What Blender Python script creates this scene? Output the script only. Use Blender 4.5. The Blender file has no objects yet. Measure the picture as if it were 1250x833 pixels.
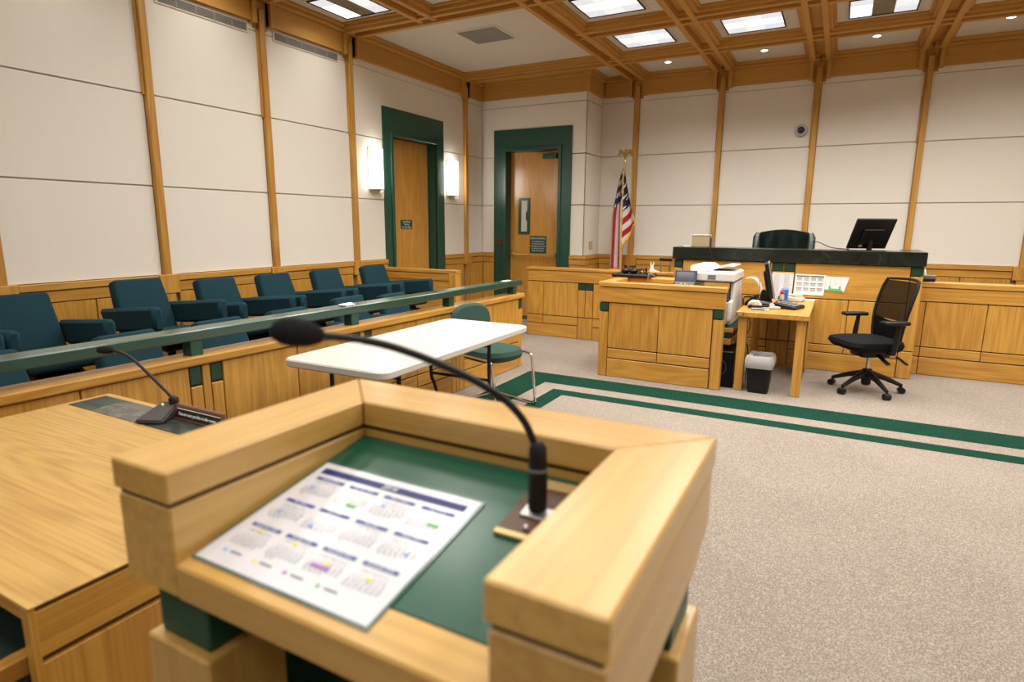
import bpy, bmesh, math, random, calendar
from mathutils import Vector, Matrix
random.seed(7)
sc = bpy.context.scene
COL = sc.collection
R = math.radians
PI = math.pi

# ------------------------------------------------------------------ camera
cam = bpy.data.cameras.new('camera')
cam.sensor_fit = 'HORIZONTAL'; cam.sensor_width = 36.0
cam.lens = 729.67 / 1250 * 36.0
cam.clip_start = 0.02; cam.clip_end = 60
cam.dof.use_dof = True; cam.dof.focus_distance = 5.6; cam.dof.aperture_fstop = 3.2
camo = bpy.data.objects.new('camera', cam); COL.objects.link(camo)
yaw, pitch, roll = R(-28.2776), R(-10.9991), R(-0.4015)
F = Vector((math.sin(yaw)*math.cos(pitch), math.cos(yaw)*math.cos(pitch), math.sin(pitch)))
r0 = Vector((math.cos(yaw), -math.sin(yaw), 0)); d0 = F.cross(r0)
c_, s_ = math.cos(roll), math.sin(roll)
rt = c_*r0 + s_*d0; dn = -s_*r0 + c_*d0
m = Matrix.Identity(4)
for i in range(3):
    m[i][0] = rt[i]; m[i][1] = -dn[i]; m[i][2] = -F[i]
m.translation = Vector((0, 0, 1.45))
camo.matrix_world = m
sc.camera = camo

# ------------------------------------------------------------------ world, lamps, exposure
w = bpy.data.worlds.new('room_dark'); sc.world = w; w.use_nodes = True
w.node_tree.nodes['Background'].inputs[0].default_value = (1.0, 0.93, 0.82, 1)
w.node_tree.nodes['Background'].inputs[1].default_value = 0.05
sc.view_settings.view_transform = 'Standard'; sc.view_settings.look = 'None'
sc.view_settings.exposure = -0.12; sc.view_settings.gamma = 1.0
sc.view_settings.use_curve_mapping = False
LAMPW = 15.0          # one ceiling lamp (same pattern as the fixtures in view)
LENS = 1.8            # glow of the lenses in view
def lamp(x, y, p=LAMPW, s=.56):
    l = bpy.data.lights.new('ceiling_lamp', 'AREA'); l.energy = p; l.size = s; l.shape = 'SQUARE'; l.spread = R(150)
    l.color = (1.0, .962, .90)
    o = bpy.data.objects.new('ceiling_lamp', l); COL.objects.link(o); o.location = (x, y, 3.53)
    return o
for lx in (-4.45, -3.3, -2.155, -.99, .165, 1.32, 2.6):
    for ly in (4.79, 3.6, 2.4, 1.2, 0.0, -1.2, -2.8):
        if (lx, ly) != (-4.45, 4.79):
            lamp(lx, ly, {4.79: 23, 3.6: 15, 2.4: 10}.get(ly, 6.5)*(.55 if lx == -4.45 else 1.06))
for lx, ly in ((-.99, 5.985), (.165, 5.985), (1.32, 5.985), (1.32, 7.18), (2.6, 7.18), (2.6, 5.985)):
    lamp(lx, ly, 25 if lx < 1 else 20)
for lx, ly in ((-4.45, 4.86), (-2.19, 5.985), (-2.17, 7.19), (-1.01, 7.19), (.165, 7.21)):   # under the fixtures in view
    o = lamp(lx, ly, 7 if lx == -4.45 else 16, .50); o.location.z = 3.545; o.data.spread = R(138)

# ------------------------------------------------------------------ materials
def new_mat(name):
    mt = bpy.data.materials.new(name); mt.use_nodes = True
    nt = mt.node_tree
    return mt, nt, nt.nodes['Principled BSDF']
def plain(name, rgb, rough=.5, metal=0, spec=.5, emit=0, bump=0, bscale=200, var=0, coat=0):
    mt, nt, b = new_mat(name)
    b.inputs['Base Color'].default_value = (*rgb, 1); b.inputs['Roughness'].default_value = rough
    b.inputs['Metallic'].default_value = metal; b.inputs['Specular IOR Level'].default_value = spec
    b.inputs['Coat Weight'].default_value = coat; b.inputs['Coat Roughness'].default_value = .15
    if emit:
        b.inputs['Emission Color'].default_value = (*rgb, 1); b.inputs['Emission Strength'].default_value = emit
    if bump or var:
        tc = nt.nodes.new('ShaderNodeTexCoord'); n = nt.nodes.new('ShaderNodeTexNoise')
        n.inputs['Scale'].default_value = bscale; n.inputs['Detail'].default_value = 3
        nt.links.new(tc.outputs['Object'], n.inputs['Vector'])
        if bump:
            bp = nt.nodes.new('ShaderNodeBump'); bp.inputs['Strength'].default_value = bump; bp.inputs['Distance'].default_value = .004
            nt.links.new(n.outputs['Fac'], bp.inputs['Height']); nt.links.new(bp.outputs['Normal'], b.inputs['Normal'])
        if var:
            rp = nt.nodes.new('ShaderNodeValToRGB')
            rp.color_ramp.elements[0].position = .3; rp.color_ramp.elements[1].position = .7
            rp.color_ramp.elements[0].color = (*[c*(1-var) for c in rgb], 1)
            rp.color_ramp.elements[1].color = (*[min(1, c*(1+var)) for c in rgb], 1)
            nt.links.new(n.outputs['Fac'], rp.inputs['Fac']); nt.links.new(rp.outputs['Color'], b.inputs['Base Color'])
    return mt
def wood(name, rgb, axis, rough=.38, fig=.10, across=26, contrast=.14, coat=.15, lines=30.0, bump=.05):
    """grain along `axis`: fine pores + contour-line figure; each piece shifts its own grain"""
    mt, nt, b = new_mat(name); N = nt.nodes.new; L = nt.links.new
    tc = N('ShaderNodeTexCoord'); oi = N('ShaderNodeObjectInfo')
    off = N('ShaderNodeVectorMath'); off.operation = 'SCALE'; off.inputs[0].default_value = (13.1, 7.7, 9.3)
    L(oi.outputs['Random'], off.inputs['Scale'])
    add = N('ShaderNodeVectorMath'); add.operation = 'ADD'
    L(tc.outputs['Object'], add.inputs[0]); L(off.outputs[0], add.inputs[1])
    def mp(along, cross):
        q = N('ShaderNodeMapping'); s = [cross]*3; s['xyz'.index(axis)] = along
        q.inputs['Scale'].default_value = s; L(add.outputs[0], q.inputs['Vector']); return q
    m1 = mp(2.2, across*4); n1 = N('ShaderNodeTexNoise'); n1.inputs['Scale'].default_value = 1.0; n1.inputs['Detail'].default_value = 4
    L(m1.outputs[0], n1.inputs['Vector'])
    m2 = mp(.55, 4.2); n2 = N('ShaderNodeTexNoise'); n2.inputs['Scale'].default_value = 1.0; n2.inputs['Detail'].default_value = 1.5
    L(m2.outputs[0], n2.inputs['Vector'])
    mu = N('ShaderNodeMath'); mu.operation = 'MULTIPLY'; mu.inputs[1].default_value = lines*2*PI/3.2
    L(n2.outputs['Fac'], mu.inputs[0])
    sn = N('ShaderNodeMath'); sn.operation = 'SINE'; L(mu.outputs[0], sn.inputs[0])
    ma = N('ShaderNodeMath'); ma.operation = 'MULTIPLY_ADD'; ma.inputs[1].default_value = fig
    L(sn.outputs[0], ma.inputs[0]); L(n1.outputs['Fac'], ma.inputs[2])
    rj = N('ShaderNodeMath'); rj.operation = 'MULTIPLY_ADD'; rj.inputs[1].default_value = .16; 
    L(oi.outputs['Random'], rj.inputs[0]); L(ma.outputs[0], rj.inputs[2])
    sb = N('ShaderNodeMath'); sb.operation = 'SUBTRACT'; sb.inputs[1].default_value = .08; L(rj.outputs[0], sb.inputs[0])
    rp = N('ShaderNodeValToRGB'); e = rp.color_ramp.elements
    e[0].position = .28; e[1].position = .72
    dk = [rgb[0]*(1-contrast*1.5), rgb[1]*(1-contrast*2.2), rgb[2]*(1-contrast*2.6)]
    lt = [min(1, rgb[0]*(1+contrast*.7)), min(1, rgb[1]*(1+contrast*.9)), min(1, rgb[2]*(1+contrast*1.1))]
    e[0].color = (*dk, 1); e[1].color = (*lt, 1)
    L(sb.outputs[0], rp.inputs['Fac']); L(rp.outputs['Color'], b.inputs['Base Color'])
    b.inputs['Roughness'].default_value = rough; b.inputs['Coat Weight'].default_value = coat; b.inputs['Coat Roughness'].default_value = .22
    bp = N('ShaderNodeBump'); bp.inputs['Strength'].default_value = bump; bp.inputs['Distance'].default_value = .001
    L(n1.outputs['Fac'], bp.inputs['Height']); L(bp.outputs['Normal'], b.inputs['Normal'])
    return mt
OAK = (.53, .275, .046)
OX, OY, OZ = (wood('oak_'+a, OAK, a) for a in 'xyz')
CROWN = (.50, .250, .044)
CX, CY, CZ = (wood('oak_crown_'+a, CROWN, a, rough=.65, coat=0, contrast=.06, fig=.012, across=16, bump=0) for a in 'xyz')
LECT = (.60, .365, .098)
LX, LY, LZ = (wood('lectern_maple_'+a, LECT, a, rough=.3, fig=.05, across=16, contrast=.10, coat=.3, lines=16, bump=.0) for a in 'xyz')
TBL = wood('table_oak', (.49, .295, .078), 'x', rough=.33, fig=.10, contrast=.13, coat=.2, lines=60)
DOORM = wood('door_oak', (.60, .31, .058), 'z', rough=.28, fig=.07, contrast=.12, coat=.5, lines=22)
DARKREC = plain('recess_dark_oak', (.10, .045, .012), .7)
CREAM = plain('cream_wall_panel', (.75, .705, .625), .85, spec=.2, bump=.12, bscale=260)
WALLPAINT = plain('joint_tan', (.50, .44, .35), .9)
WHITEPLASTER = plain('plain_wall_paint', (.66, .61, .53), .9)
CEILP = plain('ceiling_board', (.62, .565, .48), .95, bump=.35, bscale=120, var=.10)
GREEN = plain('green_paint', (.012, .070, .046), .33, spec=.5, coat=.15)
GREENTOP = plain('green_laminate', (.006, .080, .043), .30, coat=.2)
GREENSQ = plain('green_inlay', (.012, .052, .026), .35)
TEAL = plain('teal_chair_fabric', (.007, .035, .047), .92, spec=.25, bump=.3, bscale=700, var=.12)
CHGREEN = plain('green_chair_fabric', (.034, .072, .058), .95, spec=.2, bump=.4, bscale=500, var=.25)
BLACK = plain('black_plastic', (.006, .006, .0065), .42, spec=.35)
BLACKM = plain('black_fabric', (.006, .006, .0065), .85, spec=.15, bump=.2, bscale=900)
FOAM = plain('black_foam', (.018, .018, .019), .97, spec=.1, bump=.5, bscale=900)
GREYP = plain('grey_plastic', (.16, .16, .17), .4)
SILVER = plain('brushed_silver', (.62, .62, .60), .28, metal=1)
CHROME = plain('chrome', (.80, .78, .76), .08, metal=1)
BRASS = plain('brass', (.68, .48, .18), .28, metal=.75)
GOLD = plain('gold_fringe', (.72, .42, .035), .7)
PAPER = plain('white_paper', (.80, .79, .78), .8)
LAM = plain('laminated_paper', (.69, .69, .73), .30, coat=.6)
LAMEDGE = plain('laminate_edge', (.10, .17, .15), .15, coat=.8)
INKB = plain('ink_blue', (.012, .024, .15), .5)
INKB2 = plain('ink_blue_pale', (.05, .09, .30), .5)
INKG = plain('ink_grey', (.16, .16, .21), .6)
INKD = plain('ink_dark', (.045, .04, .06), .6)
YEL = plain('ink_yellow', (.80, .68, .06), .6)
GRN = plain('ink_green', (.12, .48, .14), .6)
PUR = plain('ink_purple', (.36, .16, .50), .6)
LBL = plain('ink_light_blue', (.20, .42, .85), .6)
WHITEP = plain('white_plastic', (.66, .64, .62), .35)
GREYW = plain('warm_grey_plastic', (.46, .44, .42), .4)
NAVY = plain('navy_plastic', (.014, .022, .075), .4)
TABLEW = plain('white_table_plastic', (.56, .54, .495), .38, bump=.08, bscale=400)
BEIGE = plain('beige_plastic', (.62, .56, .42), .5)
TAN = plain('tan_card', (.36, .28, .16), .7)
BLUEP = plain('blue_plastic', (.03, .18, .62), .35)
RED = plain('red_plastic', (.62, .03, .02), .4)
ORANGE = plain('orange_plastic', (.75, .14, .02), .45)
EAGLE = plain('antique_brass', (.40, .25, .07), .35, metal=.6)
DKG = plain('dark_green_lining', (.004, .016, .011), .6)
NECKG = plain('green_block_paint', (.009, .070, .038), .45)
BROWNP = plain('brown_plate', (.085, .035, .012), .4)
BRASSP = plain('brass_plate', (.60, .45, .19), .35, metal=.6)
WALNUT = plain('walnut_holder', (.14, .058, .030), .4)
WHITETXT = plain('white_letters', (.80, .80, .76), .6)
CLEARBAG = plain('clear_liner', (.40, .39, .38), .25, coat=.3, bump=.8, bscale=60)
GREYVENT = plain('vent_grey', (.30, .28, .25), .6)
VENTD = plain('vent_dark', (.05, .045, .04), .8)
LEATHER = plain('green_leather', (.010, .022, .019), .24, coat=.4, bump=.6, bscale=14)
SCREEN = plain('dark_screen', (.012, .014, .016), .12, coat=.5)
LED = plain('green_led', (.45, .9, .1), .4, emit=1.2)
DOME = plain('dome_grey', (.50, .49, .50), .25, coat=.3)

def lens_mat(name, strength, rgb=(1, .98, .98), base=.8):
    mt, nt, b = new_mat(name)
    b.inputs['Base Color'].default_value = (base, base, base, 1)
    b.inputs['Emission Color'].default_value = (*rgb, 1); b.inputs['Emission Strength'].default_value = strength
    return mt
LENSM = lens_mat('lens_lit', LENS)
LENSP = lens_mat('lens_lit_edge', .86, (.97, .95, .98), .1)
LENSQ = lens_mat('lens_lit_side', .98, (.95, .97, .95), .1)
LENSD = plain('lens_unlit', (.20, .17, .12), .3)
SCONCE = lens_mat('sconce_lit', 16.0, (1, .95, .86))
DOWNL = lens_mat('downlight_lit', 6.0, (1, .97, .95))

def carpet_mat(name, a, b_, scale=95, bump=1.0):
    mt, nt, b = new_mat(name); N = nt.nodes.new; L = nt.links.new
    tc = N('ShaderNodeTexCoord'); v = N('ShaderNodeTexVoronoi'); v.inputs['Scale'].default_value = scale
    n = N('ShaderNodeTexNoise'); n.inputs['Scale'].default_value = scale*2.2; n.inputs['Detail'].default_value = 2
    big = N('ShaderNodeTexNoise'); big.inputs['Scale'].default_value = 1.3; big.inputs['Detail'].default_value = 3
    for q in (v, n, big): L(tc.outputs['Object'], q.inputs['Vector'])
    ad = N('ShaderNodeMath'); ad.operation = 'ADD'; L(v.outputs['Distance'], ad.inputs[0]); L(n.outputs['Fac'], ad.inputs[1])
    a2 = N('ShaderNodeMath'); a2.operation = 'MULTIPLY_ADD'; a2.inputs[1].default_value = .35; L(big.outputs['Fac'], a2.inputs[0]); L(ad.outputs[0], a2.inputs[2])
    rp = N('ShaderNodeValToRGB'); e = rp.color_ramp.elements
    e[0].position = .62; e[1].position = 1.35 if False else 1.0; e[0].color = (*a, 1); e[1].color = (*b_, 1)
    mm = N('ShaderNodeMath'); mm.operation = 'MULTIPLY'; mm.inputs[1].default_value = .68; L(a2.outputs[0], mm.inputs[0])
    L(mm.outputs[0], rp.inputs['Fac']); L(rp.outputs['Color'], b.inputs['Base Color'])
    b.inputs['Roughness'].default_value = .97; b.inputs['Specular IOR Level'].default_value = .1
    bp = N('ShaderNodeBump'); bp.inputs['Strength'].default_value = bump; bp.inputs['Distance'].default_value = .006
    L(ad.outputs[0], bp.inputs['Height']); L(bp.outputs['Normal'], b.inputs['Normal'])
    return mt
CARPET = carpet_mat('beige_loop_carpet', (.215, .180, .148), (.40, .342, .285), 150, .8)
CARPETG = carpet_mat('green_carpet', (.004, .028, .017), (.007, .054, .033), bump=.6)

def marble_mat(name, dark, light, scale=3.2):
    mt, nt, b = new_mat(name); N = nt.nodes.new; L = nt.links.new
    tc = N('ShaderNodeTexCoord')
    n = N('ShaderNodeTexNoise'); n.inputs['Scale'].default_value = scale; n.inputs['Detail'].default_value = 7; n.inputs['Distortion'].default_value = 1.4
    L(tc.outputs['Object'], n.inputs['Vector'])
    rp = N('ShaderNodeValToRGB'); e = rp.color_ramp.elements
    e[0].position = .36; e[0].color = (*dark, 1); e[1].position = .78; e[1].color = (*light, 1)
    L(n.outputs['Fac'], rp.inputs['Fac'])
    v = N('ShaderNodeTexVoronoi'); v.feature = 'DISTANCE_TO_EDGE'; v.inputs['Scale'].default_value = scale*.8
    mx0 = N('ShaderNodeMixRGB'); mx0.inputs['Fac'].default_value = .25
    L(tc.outputs['Object'], mx0.inputs[1]); L(n.outputs['Color'], mx0.inputs[2]); L(mx0.outputs[0], v.inputs['Vector'])
    vr = N('ShaderNodeValToRGB'); vr.color_ramp.elements[0].color = (1, 1, 1, 1); vr.color_ramp.elements[1].color = (0, 0, 0, 1)
    vr.color_ramp.elements[1].position = .012
    L(v.outputs['Distance'], vr.inputs['Fac'])
    ml = N('ShaderNodeMath'); ml.operation = 'MULTIPLY'; L(vr.outputs['Color'], ml.inputs[0]); ml.inputs[1].default_value = .35
    mx = N('ShaderNodeMixRGB'); L(ml.outputs[0], mx.inputs['Fac']); L(rp.outputs['Color'], mx.inputs[1]); mx.inputs[2].default_value = (*[c*2.5 for c in light], 1)
    L(mx.outputs[0], b.inputs['Base Color']); b.inputs['Roughness'].default_value = .22
    return mt
MARBLE = marble_mat('dark_green_marble', (.004, .007, .005), (.020, .025, .018))
MARBLE2 = marble_mat('grey_green_marble', (.045, .050, .042), (.17, .17, .14), 9)
MARBLE3 = marble_mat('black_green_marble', (.012, .018, .017), (.065, .075, .068), 9)

# ------------------------------------------------------------------ mesh helpers
W = {}
class MB:
    """collects shapes; build() links them as one mesh object"""
    def __init__(s): s.bm = bmesh.new()
    def box(s, x0, x1, y0, y1, z0, z1, bev=.0, seg=1):
        g = bmesh.ops.create_cube(s.bm, size=1)
        vs = g['verts']
        for v in vs:
            v.co = Vector((x0 + (v.co.x+.5)*(x1-x0), y0 + (v.co.y+.5)*(y1-y0), z0 + (v.co.z+.5)*(z1-z0)))
        if bev > 0:
            es = list({e for v in vs for e in v.link_edges})
            bmesh.ops.bevel(s.bm, geom=es, offset=bev, segments=seg, affect='EDGES', profile=.5, clamp_overlap=True)
        return s
    def boxm(s, mat4, sx, sy, sz, bev=0, seg=1):
        """box of half sizes under a matrix"""
        t = bmesh.new(); g = bmesh.ops.create_cube(t, size=1)
        for v in t.verts: v.co = Vector((v.co.x*2*sx, v.co.y*2*sy, v.co.z*2*sz))
        if bev > 0: bmesh.ops.bevel(t, geom=list(t.edges), offset=bev, segments=seg, affect='EDGES', profile=.5, clamp_overlap=True)
        t.transform(mat4); s._merge(t); return s
    def _merge(s, t):
        me = bpy.data.meshes.new('t'); t.to_mesh(me); t.free(); s.bm.from_mesh(me); bpy.data.meshes.remove(me)
    def prism(s, pts, axis, a0, a1, bev=0):
        """polygon pts (2D) extruded along axis ('x','y','z') from a0 to a1"""
        t = bmesh.new()
        def mk(p, a):
            if axis == 'x': return (a, p[0], p[1])
            if axis == 'y': return (p[0], a, p[1])
            return (p[0], p[1], a)
        v0 = [t.verts.new(mk(p, a0)) for p in pts]; v1 = [t.verts.new(mk(p, a1)) for p in pts]
        n = len(pts)
        t.faces.new(v0); t.faces.new(v1[::-1])
        for i in range(n): t.faces.new((v0[i], v1[i], v1[(i+1) % n], v0[(i+1) % n]))
        bmesh.ops.recalc_face_normals(t, faces=t.faces)
        if bev: bmesh.ops.bevel(t, geom=list(t.edges), offset=bev, segments=1, affect='EDGES', profile=.5, clamp_overlap=True)
        s._merge(t); return s
    def cyl(s, p0, p1, r0, r1=None, n=16):
        return s.tube([p0, p1], [r0, r0 if r1 is None else r1], n)
    def tube(s, pts, rad, n=10, close=True):
        pts = [Vector(p) for p in pts]
        rad = rad if isinstance(rad, (list, tuple)) else [rad]*len(pts)
        rings = []; up = None
        for i, p in enumerate(pts):
            t = (pts[min(i+1, len(pts)-1)] - pts[max(i-1, 0)]).normalized()
            if up is None:
                a = Vector((0, 0, 1)) if abs(t.z) < .9 else Vector((1, 0, 0)); up = (a - t*a.dot(t)).normalized()
            else:
                up = (up - t*up.dot(t)).normalized()
            q = t.cross(up)
            rings.append([s.bm.verts.new(p + (up*math.cos(2*PI*k/n) + q*math.sin(2*PI*k/n))*rad[i]) for k in range(n)])
        for a, b in zip(rings, rings[1:]):
            for k in range(n): s.bm.faces.new((a[k], a[(k+1) % n], b[(k+1) % n], b[k]))
        if close:
            s.bm.faces.new(rings[0][::-1]); s.bm.faces.new(rings[-1])
        return s
    def lathe(s, prof, c=(0, 0, 0), n=20, sx=1, sy=1):
        rings = []
        for r, z in prof:
            rings.append([s.bm.verts.new((c[0]+sx*r*math.cos(2*PI*k/n), c[1]+sy*r*math.sin(2*PI*k/n), c[2]+z)) for k in range(n)])
        for a, b in zip(rings, rings[1:]):
            for k in range(n): s.bm.faces.new((a[k], a[(k+1) % n], b[(k+1) % n], b[k]))
        s.bm.faces.new(rings[0][::-1]); s.bm.faces.new(rings[-1]); return s
    def grid(s, nu, nv, f):
        vs = [[s.bm.verts.new(f(i/nu, j/nv)) for j in range(nv+1)] for i in range(nu+1)]
        for i in range(nu):
            for j in range(nv): s.bm.faces.new((vs[i][j], vs[i+1][j], vs[i+1][j+1], vs[i][j+1]))
        return s
    def sphere(s, c, rx, ry=None, rz=None, mat4=None, u=16, v=10):
        t = bmesh.new(); bmesh.ops.create_uvsphere(t, u_segments=u, v_segments=v, radius=1)
        ry = rx if ry is None else ry; rz = rx if rz is None else rz
        for q in t.verts: q.co = Vector((q.co.x*rx, q.co.y*ry, q.co.z*rz))
        if mat4: t.transform(mat4)
        t.transform(Matrix.Translation(c)); s._merge(t); return s
    def build(s, name, mat, parent=None, smooth=False, local=False):
        if parent is not None and not local:
            s.bm.transform(W[parent.name].inverted())
        bmesh.ops.recalc_face_normals(s.bm, faces=s.bm.faces)
        me = bpy.data.meshes.new(name); s.bm.to_mesh(me); s.bm.free()
        me.materials.append(mat)
        if smooth:
            for p in me.polygons: p.use_smooth = True
            try: me.set_sharp_from_angle(angle=R(38))
            except Exception: pass
        o = bpy.data.objects.new(name, me); COL.objects.link(o)
        if parent is not None:
            o.parent = parent; W[o.name] = W[parent.name]
        else: W[o.name] = Matrix.Identity(4)
        return o
def spl(pts, n=8):
    P = [Vector(p) for p in pts]; P = [P[0]*2-P[1]] + P + [P[-1]*2-P[-2]]; out = []
    for i in range(1, len(P)-2):
        a, b, c, d = P[i-1:i+3]
        for k in range(n):
            t = k/n
            out.append(.5*((2*b) + (c-a)*t + (2*a-5*b+4*c-d)*t*t + (3*b-a-3*c+d)*t**3))
    out.append(P[-2]); return out
def tag(o, label, cat, group=None):
    o['label'] = label; o['category'] = cat
    if group: o['group'] = group
    return o
def thing(name, label, cat, loc=(0, 0, 0), rz=0, group=None):
    o = bpy.data.objects.new(name, None); COL.objects.link(o); o.empty_display_size = .1
    o.location = loc; o.rotation_euler = (0, 0, rz)
    W[o.name] = Matrix.Translation(loc) @ Matrix.Rotation(rz, 4, 'Z')
    return tag(o, label, cat, group)
def structure(o): o['kind'] = 'structure'; return o
def bx(name, x0, x1, y0, y1, z0, z1, mat, parent=None, bev=.003, seg=1, smooth=False, local=False):
    return MB().box(x0, x1, y0, y1, z0, z1, bev, seg).build(name, mat, parent, smooth, local)
def copy_tree(o, parent=None):
    c = o.copy(); COL.objects.link(c)
    if parent is not None: c.parent = parent
    for ch in list(o.children): copy_tree(ch, c)
    return c
_fc = 0
def text(name, s, size, mat4, mat, parent=None, local=False, ext=.0006, align='CENTER', xs=1.0, shear=0, space=1.0, res=2):
    cu = bpy.data.curves.new('lettering', 'FONT'); cu.body = s; cu.size = size; cu.align_x = align; cu.align_y = 'CENTER'
    cu.extrude = ext; cu.resolution_u = res; cu.shear = shear; cu.space_line = space
    to = bpy.data.objects.new('lettering_tmp', cu); COL.objects.link(to)
    dg = bpy.context.evaluated_depsgraph_get()
    me = bpy.data.meshes.new_from_object(to.evaluated_get(dg))
    bpy.data.objects.remove(to); bpy.data.curves.remove(cu)
    mm = mat4 @ Matrix.Diagonal((xs, 1, 1, 1))
    if parent is not None and not local: mm = W[parent.name].inverted() @ mm
    me.transform(mm); me.materials.clear(); me.materials.append(mat); me.name = name
    o = bpy.data.objects.new(name, me); COL.objects.link(o)
    if parent is not None: o.parent = parent; W[o.name] = W[parent.name]
    return o
def frame(o, ex, ey):
    """matrix: text x along ex, text y along ey"""
    ex = Vector(ex).normalized(); ey = Vector(ey).normalized(); ez = ex.cross(ey)
    m_ = Matrix.Identity(4)
    for i in range(3): m_[i][0] = ex[i]; m_[i][1] = ey[i]; m_[i][2] = ez[i]
    m_.translation = Vector(o); return m_
def FX(x, y, z): return frame((x, y, z), (0, 1, 0), (0, 0, 1))      # reads on a face that looks to +x
def FY(x, y, z): return frame((x, y, z), (1, 0, 0), (0, 0, 1))      # reads on a face that looks to -y

# ================================================================== SETTING
XL, YA, YB, XR, XE, YR = -5.0, 8.264, 8.87, -3.275, 4.2, -5.0
floor = structure(bx('floor', XL-.3, XE+.2, YR-.2, YB+.2, -.06, 0, CARPET, None, 0))
def ring(x0, x1, y0, y1, wd, nm):
    # two limbs in view: the far limb and the left limb, mitred at the corner
    MB().prism([(x0, y1), (x1, y1), (x1, y1-wd), (x0+wd, y1-wd)], 'z', .0005, .003).build(nm, CARPETG, floor)
    MB().prism([(x0, y1), (x0+wd, y1-wd), (x0+wd, y0), (x0, y0)], 'z', .0005, .003).build(nm, CARPETG, floor)
ring(-2.62, 3.6, -3.6, 5.262, .315, 'carpet_border')
ring(-2.135, 3.1, -3.2, 4.765, .145, 'carpet_border')

ceiling = structure(bx('ceiling', XL-.3, XE+.2, YR-.2, YB+.3, 3.60, 3.66, WHITEPLASTER, None, 0))
ZC, ZB = 3.56, 3.472
colx = [XL, -3.895, -2.74, -1.57, -.41, .745, 1.90, 3.05, XE]
rowy = [YB, 7.775, 6.58, 5.39, 4.20, 3.01, 1.82, .63, -.56, -1.75, -2.94, YR]
for i in range(len(colx)-1):
    for j in range(len(rowy)-1):
        x0, x1, y0, y1 = colx[i], colx[i+1], rowy[j+1], rowy[j]
        if x1 < -2.7 and y1 > 5.4 and y1 < 7.8: continue
        bx('ceiling_panel', x0+.004, x1-.004, y0+.004, y1-.004, ZC, 3.598, CEILP, ceiling, 0)
bx('ceiling_panel', XL+.004, -2.744, 5.394, 7.771, ZC, 3.598, CEILP, ceiling, 0)
def ybeam(x, y0, y1):
    b = MB()
    b.box(x-.175, x+.175, y0, y1, 3.542, 3.562, .003)
    for s in (-1, 1): b.box(x+s*.10-.045, x+s*.10+.045, y0, y1, 3.505, 3.546, .003)
    b = b.build('ceiling_beam', CY, ceiling)
    for s in (-1, 1): bx('slat', x+s*.083-.028, x+s*.083+.028, y0, y1, ZB, 3.512, CY, b, .003)
def xbeam(y, x0, x1):
    b = MB()
    b.box(x0, x1, y-.175, y+.175, 3.540, 3.560, .003)
    for s in (-1, 1): b.box(x0, x1, y+s*.10-.045, y+s*.10+.045, 3.507, 3.544, .003)
    b = b.build('ceiling_beam', CX, ceiling)
    for s in (-1, 1): bx('slat', x0, x1, y+s*.083-.028, y+s*.083+.028, ZB+.005, 3.514, CX, b, .003)
for x in colx[1:-1]: ybeam(x, YR+.02, 5.39 if x == -3.895 else YB-.05)
for y in rowy[1:-1]:
    if abs(y-6.58) < .01: xbeam(y, -2.74, XE)
    else: xbeam(y, XL+.05, XE)

# ---- panelled walls: built from a run of bays.  fx(u0,u1,z0,z1,d0,d1) -> box, d measured into the room
TIERS = [(1.016, 1.736), (1.748, 2.454), (2.466, 3.212), (3.219, 3.30)]
def mapper(kind, pos):
    if kind == 'left':  return lambda u0, u1, d0, d1: (pos+d0, pos+d1, u0, u1)
    if kind == 'back':  return lambda u0, u1, d0, d1: (u0, u1, pos-d1, pos-d0)
    if kind == 'ret':   return lambda u0, u1, d0, d1: (pos+d0, pos+d1, u0, u1)
def wbox(mp, nm, u0, u1, z0, z1, d0, d1, mat, par, bev=.003):
    a = mp(u0, u1, d0, d1); return bx(nm, *a, z0, z1, mat, par, bev)
def wainscot(mp, u0, u1, wall, HM, VM, blocks=(), n=1):
    wbox(mp, 'wainscot_cap', u0, u1, .963, 1.012, 0, .042, HM, wall)
    wbox(mp, 'wainscot_rail', u0, u1, .875, .956, 0, .030, HM, wall)
    k = max(1, round((u1-u0)/.58)); s = (u1-u0)/k
    for i in range(k):
        wbox(mp, 'wainscot_panel', u0+i*s+.004, u0+(i+1)*s-.004, .135, .868, 0, .026, VM, wall)
    wbox(mp, 'wainscot_base', u0, u1, .0, .128, 0, .030, HM, wall)
def post(mp, u, wall, HM, top=3.41):
    wbox(mp, 'post_pocket', u-.078, u+.078, 3.24, 3.487, -.011, .006, CZ, wall, .001)
    wbox(mp, 'post', u-.03, u+.03, 1.012, top, -.01, .045, OZ, wall)
    wbox(mp, 'post_backing', u-.048, u-.030, 2.45, 3.235, -.01, .022, OZ, wall, .002)
    wbox(mp, 'post_base_block', u-.085, u+.085, .86, 1.018, 0, .055, OZ, wall)
    wbox(mp, 'post_stem', u-.042, u+.042, 0, .858, 0, .048, OZ, wall)
def crown(mp, u0, u1, wall, HM, VM, b0=True, b1=True):
    wbox(mp, 'fascia', u0, u1, 3.285, 3.487, 0, .045, HM, wall)
    wbox(mp, 'cornice', u0-.07, u1+.07, 3.487, 3.525, 0, .085, HM, wall, .006)
    wbox(mp, 'cornice', u0-.07, u1+.07, 3.525, 3.562, 0, .118, HM, wall, .006)
    if b0: wbox(mp, 'fascia_block', u0, u0+.05, 3.270, 3.487, 0, .075, VM, wall)
    if b1: wbox(mp, 'fascia_block', u1-.05, u1, 3.270, 3.487, 0, .075, VM, wall)
def tier_panels(mp, u0, u1, wall, tiers=TIERS):
    for z0, z1 in tiers: wbox(mp, 'wall_panel', u0, u1, z0, z1, -.012, 0, CREAM, wall, .0025)

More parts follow.
